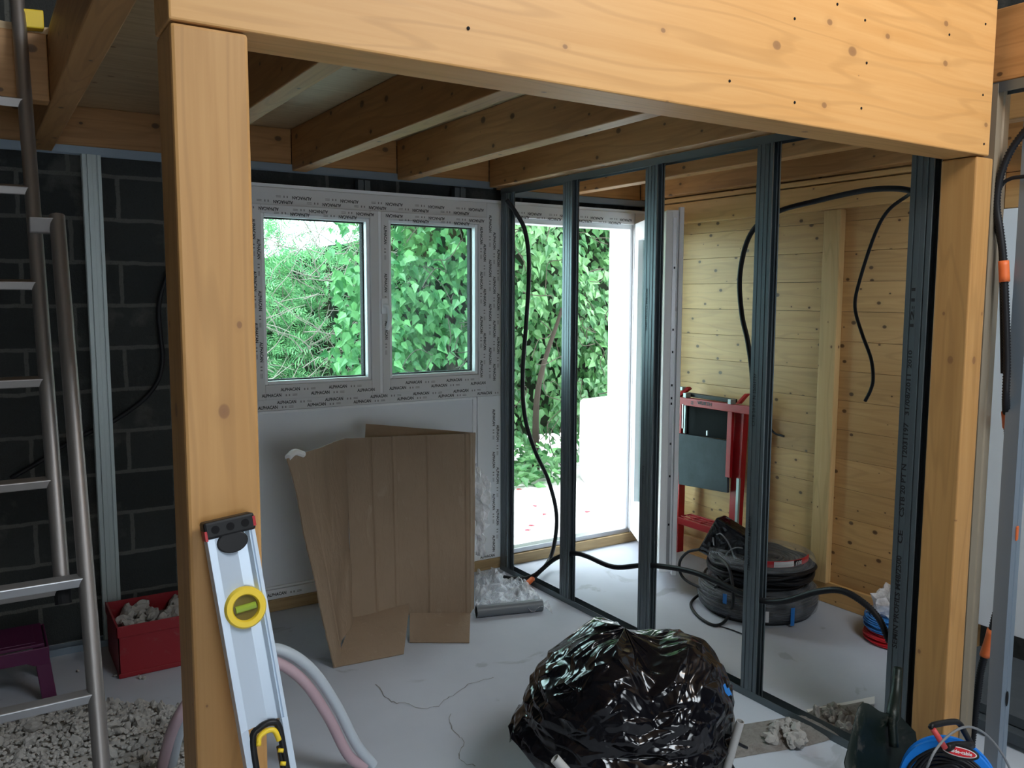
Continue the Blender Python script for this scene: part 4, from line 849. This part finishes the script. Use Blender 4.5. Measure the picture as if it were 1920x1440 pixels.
# red metal box
rb = thing('metal_box', (.58, 3.93, 0), 'red sheet metal box full of broken concrete behind the post', 'box')
mb = MB(); x0, x1, y0, y1, hh, tt = .445, .76, 3.753, 4.10, .224, .004
mb.box(x0, x1, y0, y0+tt, .006, hh); mb.box(x0, x1, y1-tt, y1, .006, hh); mb.box(x0, x0+tt, y0, y1, .006, hh); mb.box(x1-tt, x1, y0, y1, .006, hh); mb.build('side_walls', 'redbox', rb)
MB().box(x0, x1, y0, y1, .001, .008).build('bottom', 'redbox', rb); 
mb = MB(); frame4(mb, 0, 0, 0, 0, 0, 0, 0, 0, 0, 0); mb = MB(); mb.box(x0-.006, x1+.006, y0-.006, y0-.0005, hh-.045, hh+.003); mb.box(x0-.006, x0-.0005, y0-.006, y1, hh-.045, hh+.003); mb.box(x0-.004, x1+.004, y0-.004, y0-.0005, .004, .022); mb.build('rim_fold', 'redbox', rb, bevel=.0015)
MB().box(x0+tt, x1-tt, y0+tt, y1-tt, .02, .145).build('debris_fill', 'dirt', rb)
# broken slab around the floor track
mb = MB(); poly = [W(u, v, 2, .003) for u, v in [(1345, 1395), (1395, 1357), (1440, 1350), (1500, 1340), (1545, 1322), (1640, 1308), (1640, 1360), (1560, 1385), (1505, 1400), (1440, 1410), (1395, 1418), (1345, 1425)]]
c = sum(poly, V((0, 0, 0)))/len(poly); rings = []; 
vs = [c+V((0, 0, .010))]; nP = 48; cont = []
for i in range(nP):
    t = i*len(poly)/nP; a_, b_ = poly[int(t) % len(poly)], poly[(int(t)+1) % len(poly)]; cont.append(a_.lerp(b_, t % 1))
for rr in (.25, .5, .75, .92, 1.0):
    for i, q in enumerate(cont):
        p = c.lerp(q, rr+.03*noise.noise(q*20)); p.z = .001+.012*(1-rr**4)+.004*noise.noise(p*25) if rr < 1 else .0012; vs.append(p)
fs = [(0, 1+i, 1+(i+1) % nP) for i in range(nP)]+[(1+k*nP+i, 1+k*nP+(i+1) % nP, 1+(k+1)*nP+(i+1) % nP, 1+(k+1)*nP+i) for k in range(4) for i in range(nP)]
tag(MB().add(vs, fs).build('debris', 'dirt'), 'patch of brown grit where slab is broken open around floor track', 'debris', kind='stuff')
for i in range(62):
    if i < 34: u, v = R_.uniform(1522, 1600), R_.uniform(1332, 1375); 
    else: u, v = R_.uniform(1440, 1508), R_.uniform(1352, 1395)
    p = W(u, v, 2, .026)
    if abs(p.x-2.58) < .045: continue
    chunk(p, R_.uniform(.014, .028), 'broken concrete piece in slab hole '+('beyond' if p.x > 2.6 else 'on the near side of')+' the floor track', 'slab pieces beyond the track' if p.x > 2.6 else 'slab pieces on the near side of the track')
mb = MB(); a_ = [W(u, v, 2, .0) for u, v in [(1512, 1333), (1600, 1316), (1640, 1308), (1640, 1322), (1600, 1326), (1520, 1345)]]; single('plaster_edge', mb.ext(a_, (0, 0, .006)), 'white', 'pale plaster edge along the broken slab beyond the track', 'plaster')
# ---------------------------------------------------------------- spirit level
T0 = V((.337, 1.418, 1.235)); B0 = V((.460, 1.215, .0))        # top and foot of its centre line
ua = (T0-B0).normalized(); wa = V((1, 0, 0)); wa = (wa-ua*wa.dot(ua)).normalized()
tw = W(469, 975, 1, 1.39)-W(383, 993, 1, 1.39)
na = wa.cross(ua)
if na.y > 0: na = -na
sl = thing('spirit_level', B0, 'long silver spirit level with yellow vial ring leaning on a wooden post', 'spirit level')
LEN = (T0-B0).length; HW = .039; TH = .026
def Q(w, a, n_): return B0+wa*w+ua*a+na*n_
def lv(mb, w0, w1, a0, a1, n0, n1): mb.ext([Q(w0, a0, n0), Q(w1, a0, n0), Q(w1, a0, n1), Q(w0, a0, n1)], ua*(a1-a0))
prof = [(-HW, 0), (-HW, TH), (-HW+.006, TH), (-HW+.012, TH), (-.012, TH-.004), (.008, TH-.010), (.024, TH-.006), (HW-.010, TH), (HW-.009, TH-.003), (HW-.007, TH-.003), (HW-.006, TH), (HW, TH), (HW, 0)]
def segm(mb, a0, a1): mb.ext([Q(w, a0, n_) for w, n_ in prof], ua*(a1-a0))
hA1 = LEN-.345; hA0 = hA1-.20
mb = MB(); segm(mb, hA1, LEN-.028); segm(mb, .02, hA0)
mb.ext([Q(w, hA0, n_) for w, n_ in [(-HW, 0), (-HW, TH), (-.026, TH-.002), (-.026, 0)]], ua*(hA1-hA0)); mb.ext([Q(w, hA0, n_) for w, n_ in [(.026, 0), (.026, TH-.004), (HW-.010, TH), (HW, TH), (HW, 0)]], ua*(hA1-hA0))
mb.build('body', 'lvl', sl, bevel=.0006)
mb = MB(); lv(mb, -HW-.002, HW+.002, LEN-.028, LEN, -.004, TH+.003); mb.build('end_cap', 'black', sl, bevel=.004)
mb = MB(); lv(mb, -HW-.0025, -HW+.0015, LEN-.030, LEN-.014, .004, TH+.0035); lv(mb, HW-.002, HW+.0025, LEN-.022, LEN-.006, .004, TH+.0035); mb.build('red_insert', 'red', sl)
mb = MB()
for w in (-.024, 0, .024): mb.lathe([(.0065, 0), (.0065, .0008)], Q(w, LEN-.014, TH+.0032), na, 16)
mb.build('cap_hole', 'gasket', sl)
mb = MB(); mb.lathe([(.021, 0), (.021, .0035), (.015, .0035)], (0, 0, 0), na, 24); cc = Q(0, LEN-.040, TH-.009); mb.v = [cc+wa*(q.dot(wa)*1.2)+ua*(q.dot(ua)*.85)+na*(q.dot(na)*3) for q in mb.v]; mb.build('grip_slot', 'black', sl, bevel=.002)
vc = Q(.002, LEN-.150, TH-.006); mb = MB(); mb.lathe([(.034, 0), (.034, .008), (.031, .012), (.0225, .012), (.0205, .009), (.0205, 0)], vc, na, 40, capped=False); vr = mb.build('vial_ring', 'yellow', sl, smooth=True)
mb = MB(); mb.lathe([(.0206, .004), (.0206, .0055), (.001, .0058)], vc, na, 30); mb.build('vial_window', 'vialdk', vr, smooth=True)
mb = MB(); mb.tube([vc-wa*.0165+na*.0075, vc+wa*.0165+na*.0075], .006, 12, 0); mb.build('vial', 'vial', vr, smooth=True)
def ring(pts, w): 
    mb = MB(); mb.tube(pts, w, 10, 5, closed=True, cap=False); return mb
hp = [Q(w, a, TH-.004) for w, a in [(-.022, hA0+.02), (-.024, hA0+.10), (-.022, hA1-.020), (-.008, hA1-.004), (.012, hA1-.002), (.023, hA1-.014), (.024, hA1-.06), (.023, hA0+.03), (.010, hA0+.004), (-.010, hA0+.004)]]
ring(hp, .0058).build('grip_frame', 'black', sl, smooth='all')
mb = MB(); mb.tube([Q(-.015, hA1-.030, TH-.001), Q(-.011, hA1-.017, TH-.001), Q(.002, hA1-.012, TH-.001), Q(.014, hA1-.016, TH-.001), Q(.019, hA1-.034, TH-.001)], .0045, 10, 5); 
mb.build('grip_lining', 'yellow', sl, smooth='all')
mb = MB()
for k in range(6): a_ = hA1-.052-k*.022; mb.tube([Q(.014, a_+.003, TH), Q(.022, a_, TH+.002)], .0035, 8, 0)
mb.build('grip_rib', 'yellow', sl, smooth='all')
mb = MB(); lv(mb, .0145, .026, hA0+.03, hA1-.045, TH-.012, TH-.001); mb.build('grip_pad', 'black', sl, bevel=.002)
# ---------------------------------------------------------------- hoses
def hose(off, mt, label):
    dx, dz = off
    pts = [W(318, 1452, 2, .012), W(350, 1330, 1, 2.62), W(420, 1240, 1, 2.60), W(500, 1217, 1, 2.58), W(545, 1226, 1, 2.56), W(590, 1262, 1, 2.55), W(632, 1325, 1, 2.55), W(668, 1395, 1, 2.55), W(700, 1448, 1, 2.55)]
    pts = [p+V((dx, 0, dz)) for p in pts]; pts[-1].z = max(pts[-1].z, .02); pts[0].z = .02
    c = thing('flexible_hose', pts[-1], label, 'hose'); MB().tube(pts, .0175, 14, 8, rib=(.006, .97)).build('tube', mt, c, smooth='all'); return c
hose((0, 0), 'hosew', 'pale blue white flexible hose arching from behind the level to the floor'); hose((-.030, -.028), 'hosep', 'pinkish flexible hose arching just below the pale blue one')
# ---------------------------------------------------------------- tub and black bag
BC = V((1.655, 1.950, 0))
tb = thing('builders_tub', BC, 'black rubber tub holding the black plastic bag, standing beside broken slab', 'tub')
mb = MB(); mb.lathe([(.20, .002), (.235, .14), (.262, .26), (.285, .282), (.285, .298), (.262, .298), (.225, .14), (.19, .012)], BC, (0, 0, 1), 56); mb.build('bowl', 'tub', tb, smooth=True)
bgx = thing('trash_bag', BC+V((0, 0, .2)), 'shiny black plastic rubbish bag heaped in the tub', 'trash bag')
side = V((rt.x, rt.y, 0)).normalized(); away = V((fwd.x, fwd.y, 0)).normalized()
mb = MB(); nt_, nr = 38, 16; vs = []; RB = random.Random(21)
for j in range(nr+1):
    for i in range(nt_):
        t = min(1, max(0, (j+(RB.uniform(-.38, .38) if 0 < j < nr else 0))/nr)); th = 2*math.pi*(i+.5*(j % 2)+RB.uniform(-.35, .35))/nt_; cs, sn_ = math.cos(th), math.sin(th)
        if t < .25: rad = .292+.030*math.sin(t/.25*math.pi)+.012; z_ = .235+t/.25*.085
        else: s_ = (t-.25)/.75; rad = .318*max(0, math.cos(s_*math.pi/2))**.5; z_ = .32+.185*math.sin(s_*math.pi/2)**1.1
        q = V((cs*rad, sn_*rad, z_)); w = max(0, t-.25)
        out = V((cs*(1-w*.9), sn_*(1-w*.9), w*1.2))
        f = RB.uniform(-.011, .011)+.045*noise.noise(q*4.2+V((3, 1, 0)))+.02*abs(noise.noise(q*9+V((1, 7, 3))))
        if t < .1: f += RB.uniform(-.01, .02)
        p = BC+q+out*f
        lat = (p-BC).dot(side); dep = (p-BC).dot(away)
        if t < .1: p.z += RB.uniform(-.03, .02)
        p.z += w*(.09*lat/.3+.07*math.exp(-((lat+.05)/.08)**2)+.05*(1 if dep > 0 else 1+dep*3)-.05*math.exp(-((lat-.06)/.05)**2))
        vs.append(p)
fs = []
for j in range(nr):
    for i in range(nt_):
        q4 = (j*nt_+i, j*nt_+(i+1) % nt_, (j+1)*nt_+(i+1) % nt_, (j+1)*nt_+i); fs += [(q4[0], q4[1], q4[2]), (q4[0], q4[2], q4[3])] if RB.random() < .5 else [(q4[0], q4[1], q4[3]), (q4[1], q4[2], q4[3])]
mb.add(vs, fs); fo = mb.build('film', 'bag', bgx, smooth='all')
ca = fo.data.attributes.new('crease_edge', 'FLOAT', 'EDGE')
for e_ in ca.data: e_.value = RB.choice([0, .2, .5, .8, .95])
q = fo.modifiers.new('folds', 'SUBSURF'); q.levels = 2; q.render_levels = 3
p = W(1342, 1254, 1, 1.86)
mb = MB(); c = BC+side*.285-away*.10+V((0, 0, .43)); mb.obox(c, side*.014-away*.004, away*.02+side*.010, V((0, 0, .026))-side*.012); mb.build('blue_patch', 'bluet', bgx, bevel=.006)
def tube_thing(a, b, r, label): single('pipe_offcut', MB().pipe(a, b, r, r*.82), 'pipew', label, 'pipe', smooth=True)
tube_thing(W(1388, 1352, 1, 1.62), W(1352, 1480, 1, 1.66), .012, 'upright pale grey pipe end standing between the black bag and the broken slab')
tube_thing(W(1040, 1422, 1, 1.55), W(1110, 1500, 1, 1.50), .012, 'pale grey pipe end poking up at bottom front of the black bag')
cable('cable', [W(1400, 1402, 1, 1.66), W(1370, 1390, 1, 1.66), W(1362, 1412, 1, 1.66), W(1380, 1450, 1, 1.66)], .005, 'thin dark cable curling around the upright pipe by the tub', n=8)
# ---------------------------------------------------------------- shovel
sh = thing('shovel', (2.36, 1.44, 0), 'dark green rusty shovel blade standing against the lettered stud', 'shovel')
a_ = [(1583, 1430), (1592, 1395), (1603, 1350), (1610, 1326), (1618, 1317), (1630, 1320), (1650, 1334), (1662, 1338)]
b_ = [(1690, 1345), (1706, 1362), (1716, 1372), (1720, 1400), (1722, 1440)]
def SP(u, v): # blade plane: foot nearer to the camera than the shoulder
    z_ = W(u, v, 1, 1.47).z; return W(u, v, 1, 1.40+.20*max(0, z_))
pts = [SP(u, v) for u, v in a_+b_]; low = [SP(1722, 1440)+V((0, -.03, -.0)), SP(1583, 1430)]
mid = SP(1655, 1400)
vs = list(pts); zmin = .004
bl = [V((p.x, p.y, zmin)) for p in (pts[-1], )]; foot = [V((pts[-1].x-.01, 1.37, .03)), V((pts[-1].x-.10, 1.355, .003)), V((pts[0].x+.05, 1.355, .003)), V((pts[0].x-.005, 1.375, .04))]
cont = pts+foot; c = sum(cont, V((0, 0, 0)))/len(cont)+V((0, .030, 0)); mb = MB(); nP = len(cont); vs = [c]
for rr in (.5, 1): vs += [c.lerp(q, rr)+V((0, .012 if rr < 1 else 0, 0)) for q in cont]
fs = [(0, 1+i, 1+(i+1) % nP) for i in range(nP)]+[(1+i, 1+(i+1) % nP, 1+nP+(i+1) % nP, 1+nP+i) for i in range(nP)]
mb.add(vs, fs).build('blade', 'shovel', sh, solid=.003, smooth='all')
mb = MB(); mb.tube([SP(1676, 1400), SP(1674, 1345), W(1680, 1300, 1, 1.50), W(1684, 1252, 1, 1.525)], lambda t: .014+.010*(1-t)*(t > .3), 14, 6); mb.build('socket', 'shovel', sh, smooth='all')
# ---------------------------------------------------------------- cable reel
RC = W(1778, 1478, 1, 1.27); axr = (V((CAM.x, CAM.y, 1.05))-RC).normalized()
rl = thing('cable_reel', (RC.x, RC.y, 0), 'bright blue cable reel with black handle before a wooden post', 'cable reel')
rx = axr.cross(V((0, 0, 1))).normalized(); ry = rx.cross(axr)
if ry.z < 0: ry = -ry
rx = ry.cross(axr); 
if rx.dot(side) < 0: rx = -rx
rad = .132
mb = MB(); mb.lathe([(rad-.012, -.004), (rad, 0), (rad-.004, .006), (rad-.03, .008), (.10, .002), (.05, .002)], RC, axr, 56); mb.build('drum_flange', 'blue', rl, smooth=True)
mb = MB(); mb.lathe([(rad-.012, -.095), (rad, -.091), (rad-.004, -.085), (.05, -.087)], RC, axr, 56); mb.build('drum_flange', 'blue', rl, smooth=True)
MB().lathe([(.05, -.087), (.05, .012)], RC, axr, 30).build('hub', 'black', rl, smooth=True)
mb = MB()
for k in range(7):
    rr = .056+.0085*k; pts = [RC+axr*(.010+.003*math.sin(k*2.))+(rx*math.cos(2*math.pi*j/24)+ry*math.sin(2*math.pi*j/24))*(rr+.003*math.sin(j*1.3+k)) for j in range(24)]; mb.tube(pts, .0048, 8, 2, closed=True, cap=False)
mb.build('cable_windings', 'conduit', rl, smooth='all')
hc = lambda u, v, d=.0: W(u, v, 1, 1.27-d)
mb = MB(); mb.tube([hc(1745, 1366), hc(1752, 1359), hc(1788, 1353), hc(1800, 1358), hc(1808, 1372), hc(1823, 1398)], .0085, 10, 5); mb.tube([hc(1776, 1402, .03), hc(1790, 1398, .03), hc(1822, 1397, .03)], .011, 10, 4); mb.build('handle', 'black', rl, smooth='all')
MB().tube([hc(1750, 1368, .01), hc(1772, 1402, .03)], .0078, 12, 0).build('red_grip', 'redgrip', rl, smooth='all')
lc = hc(1799, 1410, .05); mb = MB(); mb.lathe([(.5, -.006), (.5, .0), (.45, .002)], (0, 0, 0), (0, -1, 0), 30); v_ = []
n_ = (CAM-lc).normalized(); e1 = n_.cross(V((0, 0, 1))).normalized(); 
if e1.dot(side) < 0: e1 = -e1
e2 = e1.cross(n_); e2 = e2 if e2.z > 0 else -e2
mb.v = [lc+e1*(q.x*.098)+e2*(q.z*.040)+n_*(-q.y) for q in mb.v]; lbk = mb.build('label_plate', 'black', rl)
mb = MB(); mb.lathe([(.5, 0), (.5, .0015)], (0, 0, 0), (0, -1, 0), 30); mb.v = [lc+n_*.0022+e1*(q.x*.086)+e2*(q.z*.026)+n_*(-q.y) for q in mb.v]; mb.build('label_border', 'white', lbk)
mb = MB(); mb.lathe([(.5, 0), (.5, .0015)], (0, 0, 0), (0, -1, 0), 30); mb.v = [lc+n_*.0040+e1*(q.x*.080)+e2*(q.z*.021)+n_*(-q.y) for q in mb.v]; mb.build('label_field', 'redwire', lbk)
mb = MB(); put_text(mb, 'Guide-cable', lc+n_*.0062-e1*.031-e2*.004, e1, e2, .009, .062); mb.build('printed_lettering', 'white', lbk)
cable('cable', [hc(1738, 1440, .04), hc(1752, 1410, .05), hc(1775, 1382, .04), hc(1805, 1364, .02), hc(1830, 1366, .0), hc(1855, 1383, .0), hc(1880, 1415, .02), hc(1900, 1455, .04)], .0035, 'thin grey cable bowing over the handle of the blue reel', 'cablegrey', n=8)
